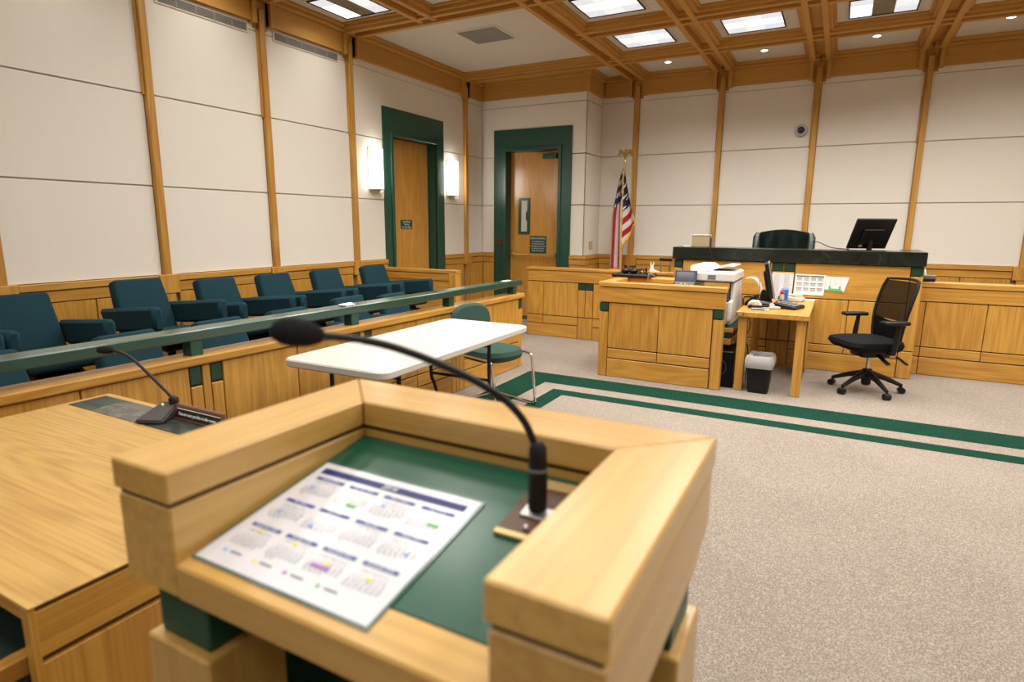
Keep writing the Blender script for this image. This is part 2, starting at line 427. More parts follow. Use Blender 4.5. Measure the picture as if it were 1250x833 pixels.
# left wall
wl = MB()
D1a, D1b, D1t = 6.10, 7.02, 2.52
for y0, y1, z0, z1 in ((YR, D1a-.021, 0, 3.6), (D1b+.021, YA+.9, 0, 3.6), (D1a-.021, D1b+.021, D1t+.021, 3.6)):
    wl.box(XL-.25, XL-.012, y0, y1, z0, z1)
wl = structure(wl.build('wall_left', WALLPAINT))
ML = mapper('left', XL)
pl = [-1.57, -.41, .75, 1.925, 3.085, 4.225, 5.395, 7.775]
for u in pl: post(ML, u, wl, OY)
for a, b in zip(pl, pl[1:]):
    if a == 5.395: continue
    tier_panels(ML, a+.034, b-.034, wl); wainscot(ML, a+.088, b-.088, wl, OY, OZ)
for a, b in zip(pl, pl[1:]): crown(ML, a+.075, b-.075, wl, CY, CZ)
# bay with door 1
Fa, Fb, Ft = 5.93, 7.21, 2.85
for z0, z1 in TIERS[:2]:
    wbox(ML, 'wall_panel', 5.429, Fa, z0, z1, -.012, 0, CREAM, wl, .0025); wbox(ML, 'wall_panel', Fb, 7.741, z0, z1, -.012, 0, CREAM, wl, .0025)
MB().prism([(5.429, 2.466), (Fa, 2.466), (Fa, Ft), (Fb, Ft), (Fb, 2.466), (7.741, 2.466), (7.741, 3.212), (5.429, 3.212)], 'x', XL-.012, XL).build('wall_panel', CREAM, wl)
wbox(ML, 'wall_panel', 5.429, 7.741, 3.219, 3.30, -.012, 0, CREAM, wl, .002)
wainscot(ML, 5.483, Fa, wl, OY, OZ); wainscot(ML, Fb, 7.687, wl, OY, OZ)
tier_panels(ML, 7.809, YA-.002, wl); wainscot(ML, 7.863, YA-.03, wl, OY, OZ); crown(ML, 7.85, YA-.02, wl, CY, CZ, True, False)

# alcove wall with door 2
D2a, D2b, D2t = -4.555, -3.69, 2.535
wa = MB()
for x0, x1, z0, z1 in ((XL-.012, D2a-.021, 0, 3.6), (D2b+.021, XR-.012, 0, 3.6), (D2a-.021, D2b+.021, D2t+.021, 3.6)):
    wa.box(x0, x1, YA+.012, YA+.30, z0, z1)
wa = structure(wa.build('wall_alcove', WALLPAINT))
MA = mapper('back', YA)
Ga, Gb, Gt = -4.772, -3.487, 2.848
for z0, z1 in TIERS[:2]:
    wbox(MA, 'wall_panel', XL+.002, Ga, z0, z1, -.012, 0, CREAM, wa, .0025); wbox(MA, 'wall_panel', Gb, XR, z0, z1, -.012, 0, CREAM, wa, .0025)
MB().prism([(XL+.002, 2.466), (Ga, 2.466), (Ga, Gt), (Gb, Gt), (Gb, 2.466), (XR, 2.466), (XR, 3.165), (XL+.002, 3.165)], 'y', YA, YA+.012).build('wall_panel', CREAM, wa)
wbox(MA, 'wall_panel', XL+.002, XR, 3.175, 3.30, -.012, 0, CREAM, wa, .002)
wainscot(MA, XL+.03, Ga, wa, OX, OZ); wainscot(MA, Gb, XR, wa, OX, OZ)
crown(MA, XL+.05, XR-.07, wa, CX, CZ, False, False); wbox(MA, 'fascia', XR-.07, XR, 3.286, 3.486, 0, .0445, CX, wa)
# return wall
wr = structure(MB().box(XR-.25, XR-.012, YA+.012, YB+.2, 0, 3.6).build('wall_return', WALLPAINT))
MR = mapper('ret', XR)
for z0, z1 in TIERS[:2] + [(2.466, 3.165), (3.175, 3.30)]: wbox(MR, 'wall_panel', YA, YB, z0, z1, -.012, 0, CREAM, wr, .0025)
wainscot(MR, YA-.03, YB, wr, OY, OZ); crown(MR, YA-.0455, YB-.05, wr, CY, CZ, False, False)
# back wall
wb = structure(MB().box(XR-.1, XE+.2, YB+.012, YB+.3, 0, 3.6).build('wall_back', WALLPAINT))
MK = mapper('back', YB)
pb = [-2.738, -1.57, -.41, .745, 1.885, 3.04]
for u in pb: post(MK, u, wb, OX)
edges = [XR] + pb + [XE]
for i, (a, b) in enumerate(zip(edges, edges[1:])):
    a2 = a+.034 if i else a; b2 = b-.034
    tier_panels(MK, a2, b2, wb)
    wainscot(MK, a+.088 if i else a+.03, b-.088, wb, OX, OZ)
    crown(MK, a+.075 if i else a+.05, b-.075, wb, CX, CZ, i > 0, True)
# unseen sides close the room
structure(bx('wall_right', XE, XE+.2, YR-.2, YB+.2, 0, 3.6, WHITEPLASTER, None, 0))
structure(bx('wall_rear', XL-.3, XE+.2, YR-.2, YR, 0, 3.6, WHITEPLASTER, None, 0))

# ---- doors
def plate(mb, kind, *a): pass
d1 = MB()
d1.prism([(Fa, 0), (D1a, 0), (D1a, D1t), (D1b, D1t), (D1b, 0), (Fb, 0), (Fb, Ft), (Fa, Ft)], 'x', XL-.005, XL+.016)
d1 = structure(d1.build('door_1', GREEN))
MB().prism([(D1a-.045, 0), (D1a, 0), (D1a, D1t), (D1b, D1t), (D1b, 0), (D1b+.045, 0), (D1b+.045, D1t+.045), (D1a-.045, D1t+.045)], 'x', XL, XL+.036, .004).build('door_stop_moulding', GREEN, d1)
MB().prism([(D1a-.02, 0), (D1a, 0), (D1a, D1t), (D1b, D1t), (D1b, 0), (D1b+.02, 0), (D1b+.02, D1t+.02), (D1a-.02, D1t+.02)], 'x', XL-.18, XL-.006).build('jamb', GREEN, d1)
lf = bx('door_leaf', XL-.165, XL-.12, D1a+.004, D1b-.004, .008, D1t-.004, DOORM, d1)
bx('edge_strip', XL-.122, XL-.113, D1b-.03, D1b-.008, .01, D1t-.02, SILVER, lf, .001)
sg = bx('sign_plate', XL-.121, XL-.112, 6.385, 6.628, 1.39, 1.505, GREEN, lf, .002)
for k, (t_, sz) in enumerate((('Jury Room', .036), ('Witness', .034), ('Do Not Enter', .034))):
    text('lettering', t_, sz, FX(XL-.1115, 6.5065, 1.481-.035*k), WHITETXT, sg)

d2 = MB().prism([(Ga, 0), (D2a, 0), (D2a, D2t), (D2b, D2t), (D2b, 0), (Gb, 0), (Gb, Gt), (Ga, Gt)], 'y', YA-.016, YA+.005)
d2 = structure(d2.build('door_2', GREEN))
MB().prism([(D2a-.055, 0), (D2a, 0), (D2a, D2t), (D2b, D2t), (D2b, 0), (D2b+.05, 0), (D2b+.05, D2t+.05), (D2a-.055, D2t+.05)], 'y', YA-.036, YA, .004).build('door_stop_moulding', GREEN, d2)
MB().prism([(D2a-.02, 0), (D2a, 0), (D2a, D2t), (D2b, D2t), (D2b, 0), (D2b+.02, 0), (D2b+.02, D2t+.02), (D2a-.02, D2t+.02)], 'y', YA+.006, YA+.18).build('jamb', GREEN, d2)
yl = YA+.12
lf2 = bx('door_leaf', D2a+.004, D2b-.004, yl, yl+.045, .03, D2t-.004, DOORM, d2)
wf = MB().prism([(-4.402, 1.315), (-4.212, 1.315), (-4.212, 1.857), (-4.402, 1.857), (-4.402, 1.315), (-4.362, 1.352), (-4.362, 1.82), (-4.252, 1.82), (-4.252, 1.352), (-4.362, 1.352)], 'y', yl-.018, yl+.001)
wf = wf.build('window_frame', GREEN, lf2)
bx('glass', -4.362, -4.252, yl-.004, yl+.001, 1.352, 1.82, plain('window_glass_bright', (.62, .62, .56), .08, coat=.5), lf2, 0)
MB().sphere((-4.262, yl-.008, 1.585), .018, .006, .075).build('window_pull', VENTD, lf2, True)
s2 = bx('sign_plate', -4.206, -3.925, yl-.008, yl, 1.024, 1.286, GREEN, lf2, .002)
text('lettering', 'ENTRY PROHIBITED', .034, FY(-4.065, yl-.0085, 1.247), WHITETXT, s2, xs=.82)
for k, t_ in enumerate(('DOOR TO REMAIN LOCKED', 'AT ALL TIMES. COURT STAFF', 'PERSONNEL AND JURY MEMBERS', 'ONLY BEYOND THIS DOOR.', 'PLEASE KNOCK AND WAIT')):
    text('lettering', t_, .0235, FY(-4.065, yl-.0085, 1.199-.0345*k), WHITETXT, s2, xs=.72)
cl = bx('door_closer', -3.99, -3.757, yl-.055, yl, 2.417, 2.49, GREEN, lf2, .006)
MB().tube([(-3.86, yl-.045, 2.498), (-4.075, yl-.10, 2.508)], .008, 8).tube([(-4.075, yl-.10, 2.508), (-3.93, yl-.02, 2.515)], .007, 8).build('closer_arm', BRASS, cl)
for x in (-4.475, -3.745):
    MB().box(x-.024, x+.024, yl-.03, yl, 1.0, 1.10, .006).box(x-.019, x+.019, yl-.045, yl-.02, 1.055, 1.095, .008).build('bar_bracket', BRASS, lf2)
MB().tube(spl([(-4.475, yl-.03, 1.03), (-4.475, yl-.075, 1.008), (-4.44, yl-.092, .998), (-4.1, yl-.092, .998), (-3.78, yl-.092, 1.0), (-3.745, yl-.075, 1.01), (-3.745, yl-.03, 1.03)], 5), .015, 8).build('push_bar', BRASS, lf2, True)
bx('card_reader', -4.738, -4.628, YA-.035, YA-.012, 1.135, 1.245, BROWNP, d2, .004)
bx('threshold', D2a, D2b, YA-.01, YA+.18, 0, .02, VENTD, d2, .003)

# ================================================================== JURY BOX
# step for the back row
st = tag(bx('jury_platform', XL+.06, -3.74, -1.2, 5.78, 0, .2, CARPET, None, .01), 'carpeted raised platform under the back row of teal jury chairs', 'platform')
# end partition
pt = thing('jury_box_partition', 'oak end partition closing the jury box beside the left green door', 'partition', (-4.42, 5.84, 0))
bx('partition_core', XL+.06, -3.87, 5.805, 5.875, 0, .875, OX, pt)
bx('cap', XL+.05, -3.85, 5.79, 5.89, .885, .926, OX, pt)
bx('apron_rail', XL+.06, -3.87, 5.796, 5.884, .80, .878, OX, pt)
bx('end_post', -3.955, -3.855, 5.785, 5.895, 0, .885, OZ, pt)
# front wall (slightly turned)
jw = thing('jury_rail_wall', 'long oak jury box front wall with green inlays and dark green handrail', 'railing', (-2.80, 5.43, 0), -.026)
def J(name, x0, x1, u0, u1, z0, z1, mat, par=None, bev=.003, **k):
    return bx(name, x0, x1, u0-5.43, u1-5.43, z0, z1, mat, par or jw, bev, local=True, **k)
J('wall_core', -.10, -.022, -1.0, 5.43, 0, .715, DARKREC)
J('wall_back_face', -.115, -.10, -1.0, 5.43, 0, .715, OY)
J('cap', -.135, .018, -1.0, 5.445, .718, .766, OY, bev=.008, seg=2)
sqs = [(.705, .775), (.810, .880), (1.854, 1.923), (1.972, 2.042), (3.02, 3.09), (3.138, 3.208), (4.175, 4.245), (4.290, 4.36), (5.345, 5.428)]
def jp(u0, u1, z0, z1, mat=OZ, nm='panel', pr=0): J(nm, -.022, pr, u0+.003, u1-.003, z0+.003, z1-.003, mat)
for u0, u1 in sqs:
    jp(u0, u1, .612, .716, GREENSQ, 'green_inlay', -.004); jp(u0, u1, .0, .606)
for u0, u1 in ((.775, .810), (1.923, 1.972), (3.09, 3.138), (4.245, 4.29)): jp(u0, u1, 0, .716, OZ, 'mullion')
bays = [(-1.0, -.4), (-.4, .13), (.13, .705), (.88, 1.348), (1.348, 1.854), (2.042, 2.549), (2.549, 3.02), (3.208, 3.706), (3.706, 4.175), (4.36, 4.852), (4.852, 5.345)]
for u0, u1 in bays:
    jp(u0, u1, .272, .716); jp(u0, u1, .170, .268, OY); jp(u0, u1, 0, .166, OY)
J('handrail', -.128, .0, -1.0, 5.42, .846, .902, plain('green_rail_paint', (.012, .060, .040), .30, coat=.4), bev=.006)
for u in (.76, 1.915, 3.065, 4.20, 5.29):
    J('rail_post', -.085, -.012, u-.035, u+.035, .764, .848, GREEN)
tag(MB().box(-.03, .03, -.05, .05, 0, .004).box(-.018, .026, -.075, -.02, .003, .012, .002).box(-.03, 0, .0, .06, .003, .010, .002).build('paper_scrap', PAPER), 'crumpled white paper scrap lying on the green jury handrail', 'paper scrap')
o_ = bpy.data.objects['paper_scrap']; o_.location = (-2.925, 3.05, .9025); o_.rotation_euler = (0, 0, .1)
tag(bx('paper_slip', -.03, .02, -.07, .07, 0, .003, PAPER, None, 0), 'small white slip on the far end of the green jury handrail', 'paper slip').location = (-2.865, 5.2, .9025)

# ---- jury chairs
def jury_chair(label):
    t = thing('jury_chair', label, 'chair', group='teal jury chairs')
    q = MB().box(-.24, .27, -.206, .206, .36, .455, .035, 3)
    q.bm.transform(Matrix.Translation((0, 0, .36)) @ Matrix.Rotation(R(-5.5), 4, 'Y') @ Matrix.Translation((0, 0, -.36)))
    q.build('seat', TEAL, t, True, True)
    TI = Matrix.Translation((0, 0, .36)) @ Matrix.Rotation(R(-5.5), 4, 'Y') @ Matrix.Translation((0, 0, -.36))
    mt = TI @ Matrix.Translation((-.275, 0, .605)) @ Matrix.Rotation(R(-13), 4, 'Y')
    b = bmesh.new(); bmesh.ops.create_cube(b, size=1)
    for v in b.verts:
        top = v.co.z > 0
        v.co = Vector((v.co.x*.095, v.co.y*2*(.176 if top else .205), v.co.z*.45))
    bmesh.ops.bevel(b, geom=list(b.edges), offset=.026, segments=3, affect='EDGES', profile=.5)
    b.transform(mt); q = MB(); q._merge(b); q.build('backrest', TEAL, t, True, True)
    for s in (-1, 1):
        q = MB().prism([(-.27, .475), (.305, .465), (.315, .632), (-.34, .635)], 'y', s*.244-.036, s*.244+.036, .02)
        q.bm.transform(TI); q.build('armrest', TEAL, t, True, True)
    MB().box(-.16, .16, -.13, .13, .315, .365, .012).box(.05, .20, .09, .15, .30, .34, .01).build('mechanism', BLACK, t, False, True)
    MB().lathe([(.028, .06), (.028, .32)], n=12).build('pedestal', BLACK, t, True, True)
    MB().lathe([(.15, 0), (.15, .012), (.06, .04), (.03, .07)], n=16).build('base_plate', BLACK, t, True, True)
    return t
backrow = [(1.22, -.02, 'back row jury chair nearest the camera, only its armrest in view'),
           (1.80, -.06, 'second back row jury chair, cut by the left edge of the photo'),
           (2.58, .0, 'third back row jury chair, below the second wooden wall post'),
           (3.23, .03, 'fourth back row jury chair, upright between two wooden wall posts'),
           (3.82, .03, 'fifth back row jury chair, just before the third wooden wall post'),
           (4.46, .02, 'sixth back row jury chair, next to last before the oak partition'),
           (5.16, -.02, 'last back row jury chair, against the oak end partition')]
frontrow = [(1.30, .03, 'front row jury chair at the left edge behind the green handrail'),
            (2.02, .03, 'front row jury chair behind the thin black table microphone'),
            (2.63, .0, 'front row jury chair just left of the foam microphone head'),
            (3.23, .0, 'front row jury chair directly behind the foam microphone head'),
            (3.90, .02, 'front row jury chair behind the white paper scrap on the handrail'),
            (4.49, .0, 'front row jury chair farthest along, near the oak partition')]
proto = None
for row, x, z in ((backrow, -4.205, .2), (frontrow, -3.38, 0)):
    for y, a, lb in row:
        if proto is None: o = proto = jury_chair('teal upholstered '+lb)
        else: o = copy_tree(proto); o['label'] = 'teal upholstered '+lb
        o.location = (x, y, z + .001); o.rotation_euler = (0, 0, a)
        if row is frontrow and y == 3.90: o.location.z = .03
        if y == 2.58: o.location.z += .04

# ================================================================== LOW WALLS, BENCH, BOX
def run(par, y, rects, proud=.0, t=.022):
    for nm, x0, x1, z0, z1, mat, dy in rects:
        bx(nm, x0+.003, x1-.003, y-dy, y+t, z0+.003, z1-.003, mat, par)
lw = thing('low_partition_wall', 'low oak panelled wall with two green squares, below the flag', 'partition', (-2.6, 7.18, 0), 0, 'low walls beside the judge bench')
YW = 7.12
bx('wall_core', -3.59, -1.6, YW+.022, YW+.12, 0, .87, DARKREC, lw)
bx('wall_back_face', -3.59, -1.6, YW+.12, YW+.135, 0, .87, OX, lw)
bx('end_face', -3.603, -3.59, YW, YW+.135, 0, .87, OZ, lw)
bx('cap', -3.62, -1.6, YW-.012, YW+.15, .872, .908, OX, lw, .005)
run(lw, YW, [('apron_rail', -3.60, -1.6, .728, .868, OX, .006),
  ('panel', -3.60, -3.366, .284, .725, OZ, 0), ('panel', -3.366, -2.878, .284, .725, OZ, 0),
  ('panel', -3.60, -3.366, .172, .280, OX, 0), ('panel', -3.366, -2.878, .172, .280, OX, 0), ('panel', -3.60, -2.878, 0, .168, OX, 0),
  ('green_inlay', -2.876, -2.782, .640, .722, GREENSQ, -.003), ('green_inlay', -2.764, -2.672, .640, .722, GREENSQ, -.003),
  ('panel', -2.876, -2.775, .284, .636, OZ, 0), ('panel', -2.775, -2.672, .284, .636, OZ, 0), ('panel', -2.878, -2.670, 0, .280, OZ, 0),
  ('panel', -2.670, -2.13, .284, .725, OZ, 0), ('panel', -2.13, -1.6, .284, .725, OZ, 0),
  ('panel', -2.670, -2.13, .172, .280, OX, 0), ('panel', -2.13, -1.6, .172, .280, OX, 0), ('panel', -2.670, -1.6, 0, .168, OX, 0)])
rw = thing('low_partition_wall', 'low oak panelled wall running right from the judge bench', 'partition', (2.1, 7.16, 0), 0, 'low walls beside the judge bench')
YW = 7.09
bx('wall_core', .74, 3.4, YW+.022, YW+.12, 0, .87, DARKREC, rw)
bx('wall_back_face', .74, 3.4, YW+.12, YW+.135, 0, .87, OX, rw)
bx('cap', .735, 3.42, YW-.012, YW+.15, .876, .928, OX, rw, .005)
run(rw, YW, [('apron_rail', .735, 3.4, .738, .872, OX, .006),
  ('panel', .735, .815, .284, .735, OZ, 0), ('panel', .815, 1.306, .284, .735, OZ, 0), ('panel', 1.306, 1.80, .284, .735, OZ, 0), ('panel', 2.0, 2.7, .284, .735, OZ, 0), ('panel', 2.7, 3.4, .284, .735, OZ, 0),
  ('panel', .735, .815, .184, .280, OX, 0), ('panel', .815, 1.306, .184, .280, OX, 0), ('panel', 1.306, 1.80, .184, .280, OX, 0), ('panel', 2.0, 3.4, .184, .280, OX, 0),
  ('panel', .735, .815, 0, .180, OX, 0), ('panel', .815, 1.80, 0, .180, OX, 0), ('panel', 1.80, 2.0, 0, .64, OZ, 0), ('panel', 2.0, 3.4, 0, .180, OX, 0),
  ('green_inlay', 1.805, 1.895, .645, .735, GREENSQ, -.003), ('green_inlay', 1.905, 1.995, .645, .735, GREENSQ, -.003)])

# ---- judge's bench
jb = thing('judge_bench', 'raised oak judge bench with a dark green marble top', 'bench', (-.44, 7.0, 0))
YJ = 6.79
bx('bench_core', -1.60, .733, YJ+.022, YJ+.10, 0, 1.085, DARKREC, jb)
bx('bench_side', .715, .735, YJ+.02, 7.6, 0, 1.085, OZ, jb); bx('bench_side', -1.602, -1.582, YJ+.02, 7.6, 0, 1.085, OZ, jb)
bx('bench_back_face', -1.58, .713, YJ+.10, YJ+.12, 0, 1.085, OX, jb)
bx('work_surface', -1.58, .713, YJ+.12, 7.55, .90, .94, OX, jb)
bx('marble_top', -1.615, .742, YJ-.03, YJ+.34, 1.092, 1.224, MARBLE, jb, .004)
bx('marble_wing', -1.615, -1.45, YJ+.34, 7.6, 1.092, 1.224, MARBLE, jb, .004); bx('marble_wing', .58, .742, YJ+.34, 7.6, 1.092, 1.224, MARBLE, jb, .004)
run(jb, YJ, [('panel', -1.50, -.582, .737, 1.088, OX, 0), ('panel', -.366, .628, .737, 1.088, OX, 0), ('panel', -.58, -.37, .737, .996, OX, 0),
  ('green_inlay', -1.60, -1.505, 1.0, 1.09, GREENSQ, .0), ('green_inlay', -.58, -.479, 1.0, 1.09, GREENSQ, 0), ('mullion', -.479, -.468, .998, 1.09, OZ, 0),
  ('green_inlay', -.468, -.368, 1.0, 1.09, GREENSQ, 0), ('green_inlay', .63, .733, 1.0, 1.09, GREENSQ, 0),
  ('panel', -1.60, -1.505, .284, .996, OZ, 0), ('panel', .63, .733, .274, .996, OZ, 0), ('panel', .61, .733, 0, .27, OZ, 0), ('panel', -1.60, -1.48, 0, .28, OZ, 0),
  ('panel', -1.50, -1.04, .274, .733, OZ, 0), ('panel', -1.04, -.582, .274, .733, OZ, 0), ('panel', -.58, -.475, .274, .733, OZ, 0), ('panel', -.475, -.37, .274, .733, OZ, 0),
  ('panel', -.37, .143, .274, .733, OZ, 0), ('panel', .143, .628, .274, .733, OZ, 0),
  ('panel', -1.48, -1.04, .19, .27, OX, 0), ('panel', -1.04, -.582, .19, .27, OX, 0), ('panel', -.58, -.37, 0, .27, OZ, 0), ('panel', -.37, .143, .19, .27, OX, 0), ('panel', .143, .608, .19, .27, OX, 0),
  ('panel', -1.48, -.582, 0, .186, OX, 0), ('panel', -.37, .608, 0, .186, OX, 0)])

# ---- clerk's box in the middle
cb = thing('clerk_box', 'oak clerk box with green corner squares in the middle of the floor', 'desk', (-1.4, 5.8, 0))
YC = 5.455
bx('front_core', -1.97, -.84, YC+.022, YC+.07, 0, .872, DARKREC, cb)
bx('front_back_face', -1.97, -.84, YC+.07, YC+.085, 0, .872, OX, cb)
bx('cap', -1.99, -.815, YC-.014, YC+.095, .878, .924, OX, cb, .005)
run(cb, YC, [('apron_rail', -1.978, -.822, .728, .874, OX, .008),
  ('green_inlay', -1.978, -1.888, .643, .724, GREENSQ, .004), ('green_inlay', -.915, -.825, .645, .726, GREENSQ, .004),
  ('panel', -1.978, -1.884, .0, .638, OZ, 0), ('panel', -.915, -.825, .0, .640, OZ, 0),
  ('panel', -1.884, -1.398, .285, .725, OZ, 0), ('panel', -1.398, -.919, .285, .725, OZ, 0),
  ('panel', -1.884, -1.398, .186, .281, OX, 0), ('panel', -1.398, -.919, .186, .281, OX, 0), ('panel', -1.884, -.919, 0, .182, OX, 0)])
bx('end_face', -.838, -.824, YC+.022, YC+.085, 0, .872, OZ, cb)
bx('side_wall', -1.976, -1.90, YC+.085, 6.3, 0, .872, OY, cb)
bx('side_cap', -1.99, -1.885, YC+.095, 6.3, .878, .922, OY, cb, .005)
bx('back_wall', -1.90, -1.36, 6.10, 6.22, 0, .872, OX, cb)
bx('back_cap', -1.885, -1.36, 6.06, 6.3, .878, .922, OX, cb, .005)
bx('desk_surface', -1.90, -1.36, YC+.085, 6.10, .70, .735, OX, cb)
# stand for the copier
cs = thing('copier_stand', 'low oak stand with a green top carrying the copier', 'stand', (-1.03, 6.0, 0))
bx('top_edge', -1.30, -.765, 5.66, 6.42, .50, .537, OX, cs); bx('green_top', -1.295, -.77, 5.665, 6.415, .537, .547, GREENSQ, cs, .002)
bx('recess', -1.28, -.80, 5.70, 6.40, .44, .50, GREEN, cs); bx('lower_rail', -1.30, -.78, 5.66, 6.42, .385, .44, OX, cs)
for x in (-1.29, -.84): bx('leg', x, x+.055, 6.34, 6.40, 0, .385, OZ, cs)
bx('leg', -1.29, -1.235, 5.68, 5.735, 0, .385, OZ, cs)
bx('modesty_panel', -1.24, -.86, 6.36, 6.385, .05, .385, OX, cs)

# ---- copier
cp = thing('copier', 'white multifunction copier with navy trim on the oak stand', 'copier', (-1.0, 6.0, .547))
x0, x1, y0, y1 = -1.195, -.802, 5.70, 6.30
MB().prism([(y0+.03, .552), (y1, .552), (y1, .955), (y0+.10, .955), (y0+.10, .78), (y0, .775), (y0, .60)], 'x', x1-.035, x1, .008).build('side_cover', WHITEP, cp)
MB().prism([(y0+.03, .552), (y1, .552), (y1, .955), (y0+.10, .955), (y0+.10, .78), (y0, .775), (y0, .60)], 'x', x0, x0+.035, .008).build('side_cover', WHITEP, cp)
bx('lower_body', x0+.036, x1-.036, y0+.002, y1-.01, .56, .768, GREYW, cp, .012, 2)
for k in range(2): bx('paper_tray', x0+.05, x1-.05, y0-.006, y0+.05, .575+.092*k, .658+.092*k, WHITEP, cp, .006)
bx('output_tray', x0+.036, x1-.036, y0+.03, y0+.40, .768, .80, NAVY, cp, .006)
bx('output_guide', x1-.13, x1-.036, y0+.02, y0+.36, .80, .86, NAVY, cp, .008)
bx('bay_side', x1-.045, x1-.036, y0+.11, y1-.16, .80, .95, NAVY, cp, .001)
sc_ = bx('scanner_body', x0-.015, x1+.008, y0-.02, y1, .955, 1.035, WHITEP, cp, .012, 2)
bx('status_plate', -1.025, -.955, y0-.026, y0-.018, .975, 1.015, GREYP, sc_, .002)
bx('trim_strip', x0-.01, x1+.004, y0-.014, y1-.01, .946, .956, NAVY, cp, .001)
MB().prism([(x0-.01, 1.035), (x0+.20, 1.035), (x0+.16, 1.072), (x0+.13, 1.094), (x0+.01, 1.094), (x0-.01, 1.08)], 'y', y0+.06, y1-.01, .006).build('feeder_cover', WHITEP, cp)
MB().prism([(x0+.17, 1.046), (x0+.30, 1.082), (x1-.02, 1.082), (x1-.02, 1.094), (x0+.29, 1.094), (x0+.16, 1.056)], 'y', y0+.14, y1-.06, .003).build('feeder_tray', WHITEP, cp)
bx('feeder_bed', x0+.20, x1-.01, y0+.06, y1-.02, 1.034, 1.042, GREYW, cp, .003)
pn = MB().boxm(Matrix.Translation((-1.215, 5.640, .962)) @ Matrix.Rotation(R(-20), 4, 'X'), .098, .014, .088, .006, 2).build('control_panel', NAVY, cp)
MX = Matrix.Translation((-1.215, 5.640, .962)) @ Matrix.Rotation(R(-20), 4, 'X')
MB().boxm(MX @ Matrix.Translation((-.002, -.0145, .025)), .078, .001, .044).build('display', SCREEN, pn)
MB().boxm(MX @ Matrix.Translation((-.002, -.0143, -.050)), .088, .001, .028).build('key_field', GREYP, pn)
for k in range(8):
    MB().boxm(MX @ Matrix.Translation((-.07+.019*k, -.016, -.043-.012*(k % 2))), .0045, .0012, .0045).build('key', LED if k == 7 else (WHITEP if k % 3 else RED), pn)
bx('panel_arm', -1.26, -1.18, 5.66, 5.74, .93, .985, NAVY, cp, .004)

# ---- black case under the stand
sb = thing('computer_tower', 'black box shaped unit on the floor under the copier stand', 'computer', (-.75, 5.8, 0))
bx('case', -.90, -.735, 5.60, 6.05, .0, .335, BLACK, sb, .006)
bx('front_panel', -.895, -.74, 5.593, 5.602, .01, .325, BLACKM, sb, .002)
MB().tube([(-.855+.06*math.cos(a*PI/16), 5.591, .185+.075*math.sin(a*PI/16)) for a in range(-14, 15)], .0022, 6).build('blue_ring', INKB2, sb)

# ================================================================== CLERK DESK and what lies on it
dk = thing('side_desk', 'narrow oak desk standing end-on against the judge bench', 'desk', (-.43, 6.15, 0))
bx('desk_top', -.735, -.155, 5.525, 6.775, .672, .718, OY, dk, .004)
for x, y in ((-.715, 5.56), (-.245, 5.56), (-.715, 6.62), (-.245, 6.62)):
    bx('leg', x, x+.072, y, y+.075, 0, .672, OZ, dk)
bx('apron', -.70, -.69, 5.63, 6.65, .60, .672, OY, dk)
bx('side_panel', -.187, -.172, 6.30, 6.62, .12, .672, OZ, dk)
bx('corner_tag', -.733, -.672, 5.522, 5.526, .688, .702, BLACK, dk, 0)
bx('tag_print', -.722, -.682, 5.5212, 5.5222, .692, .698, WHITETXT, dk, 0)
ZD = .7185
mo = thing('desk_monitor', 'black desk monitor turned sideways on the narrow oak desk', 'monitor', (-.58, 6.2, ZD), 0)
mx = Matrix.Translation((-.54, 6.10, .96)) @ Matrix.Rotation(R(5), 4, 'Z') @ Matrix.Rotation(R(-12), 4, 'Y')
MB().boxm(mx, .018, .16, .165, .006).build('shell', BLACK, mo)
MB().boxm(mx @ Matrix.Translation((.021, 0, 0)), .006, .165, .172, .003).build('bezel', SILVER, mo)
MB().boxm(mx @ Matrix.Translation((.0275, 0, .005)), .001, .15, .15).build('screen', SCREEN, mo)
MB().boxm(mx @ Matrix.Translation((-.028, 0, -.02)), .012, .10, .11, .008).build('rear_housing', BLACK, mo)
MB().prism([(-.62, .725), (-.50, .725), (-.53, .86), (-.60, .86)], 'y', 6.11, 6.19, .004).build('neck', BLACK, mo)
MB().lathe([(.07, .719), (.07, .727), (.04, .735)], (-.56, 6.15, 0), 20).build('foot', BLACK, mo)
def sheet(name, label, cat, f, mat, nu=10, nv=4, t=.0012):
    q = MB().grid(nu, nv, f)
    g = bmesh.ops.solidify(q.bm, geom=list(q.bm.faces), thickness=t)
    return tag(q.build(name, mat, None, True), label, cat)
sheet('curled_paper', 'white sheet curling over behind the desk monitor', 'paper',
      lambda u, v: (-.80+.17*u+.02*math.sin(u*3), 6.46+.22*v, .93+.02*math.sin(u*PI)-.19*u**2.6), PAPER)
sheet('upright_paper', 'white sheet standing upright against the back of the desk monitor', 'paper',
      lambda u, v: (-.645+.028*u, 6.16+.06*v, 1.02-.21*u), PAPER, 6, 2)
q = thing('black_bag', 'slumped black bag lying on the desk behind the monitor foot', 'bag', (-.62, 6.25, ZD))
MB().prism([(-.735, .7195), (-.68, .7195), (-.645, .7195), (-.65, .785), (-.66, .79), (-.72, .755)], 'y', 5.98, 6.44, .02).build('body', BLACKM, q, True)
MB().tube(spl([(-.735, 5.95, .728), (-.74, 5.98, .79), (-.70, 6.03, .80), (-.66, 6.05, .785)], 5), .008, 6).build('strap', BLACK, q, True)
q = thing('cloth_roll', 'crumpled beige tissue roll at the left corner of the desk', 'tissue', (-.62, 5.86, ZD))
MB().prism([(-.69, .7195), (-.56, .7195), (-.575, .765), (-.64, .79), (-.68, .77)], 'y', 5.84, 5.93, .012).build('sheet', BEIGE, q, True)
MB().tube([(-.605, 5.835, .762), (-.605, 5.93, .762)], .020, 12).build('core', plain('roll_white', (.7, .68, .6), .8), q, True)
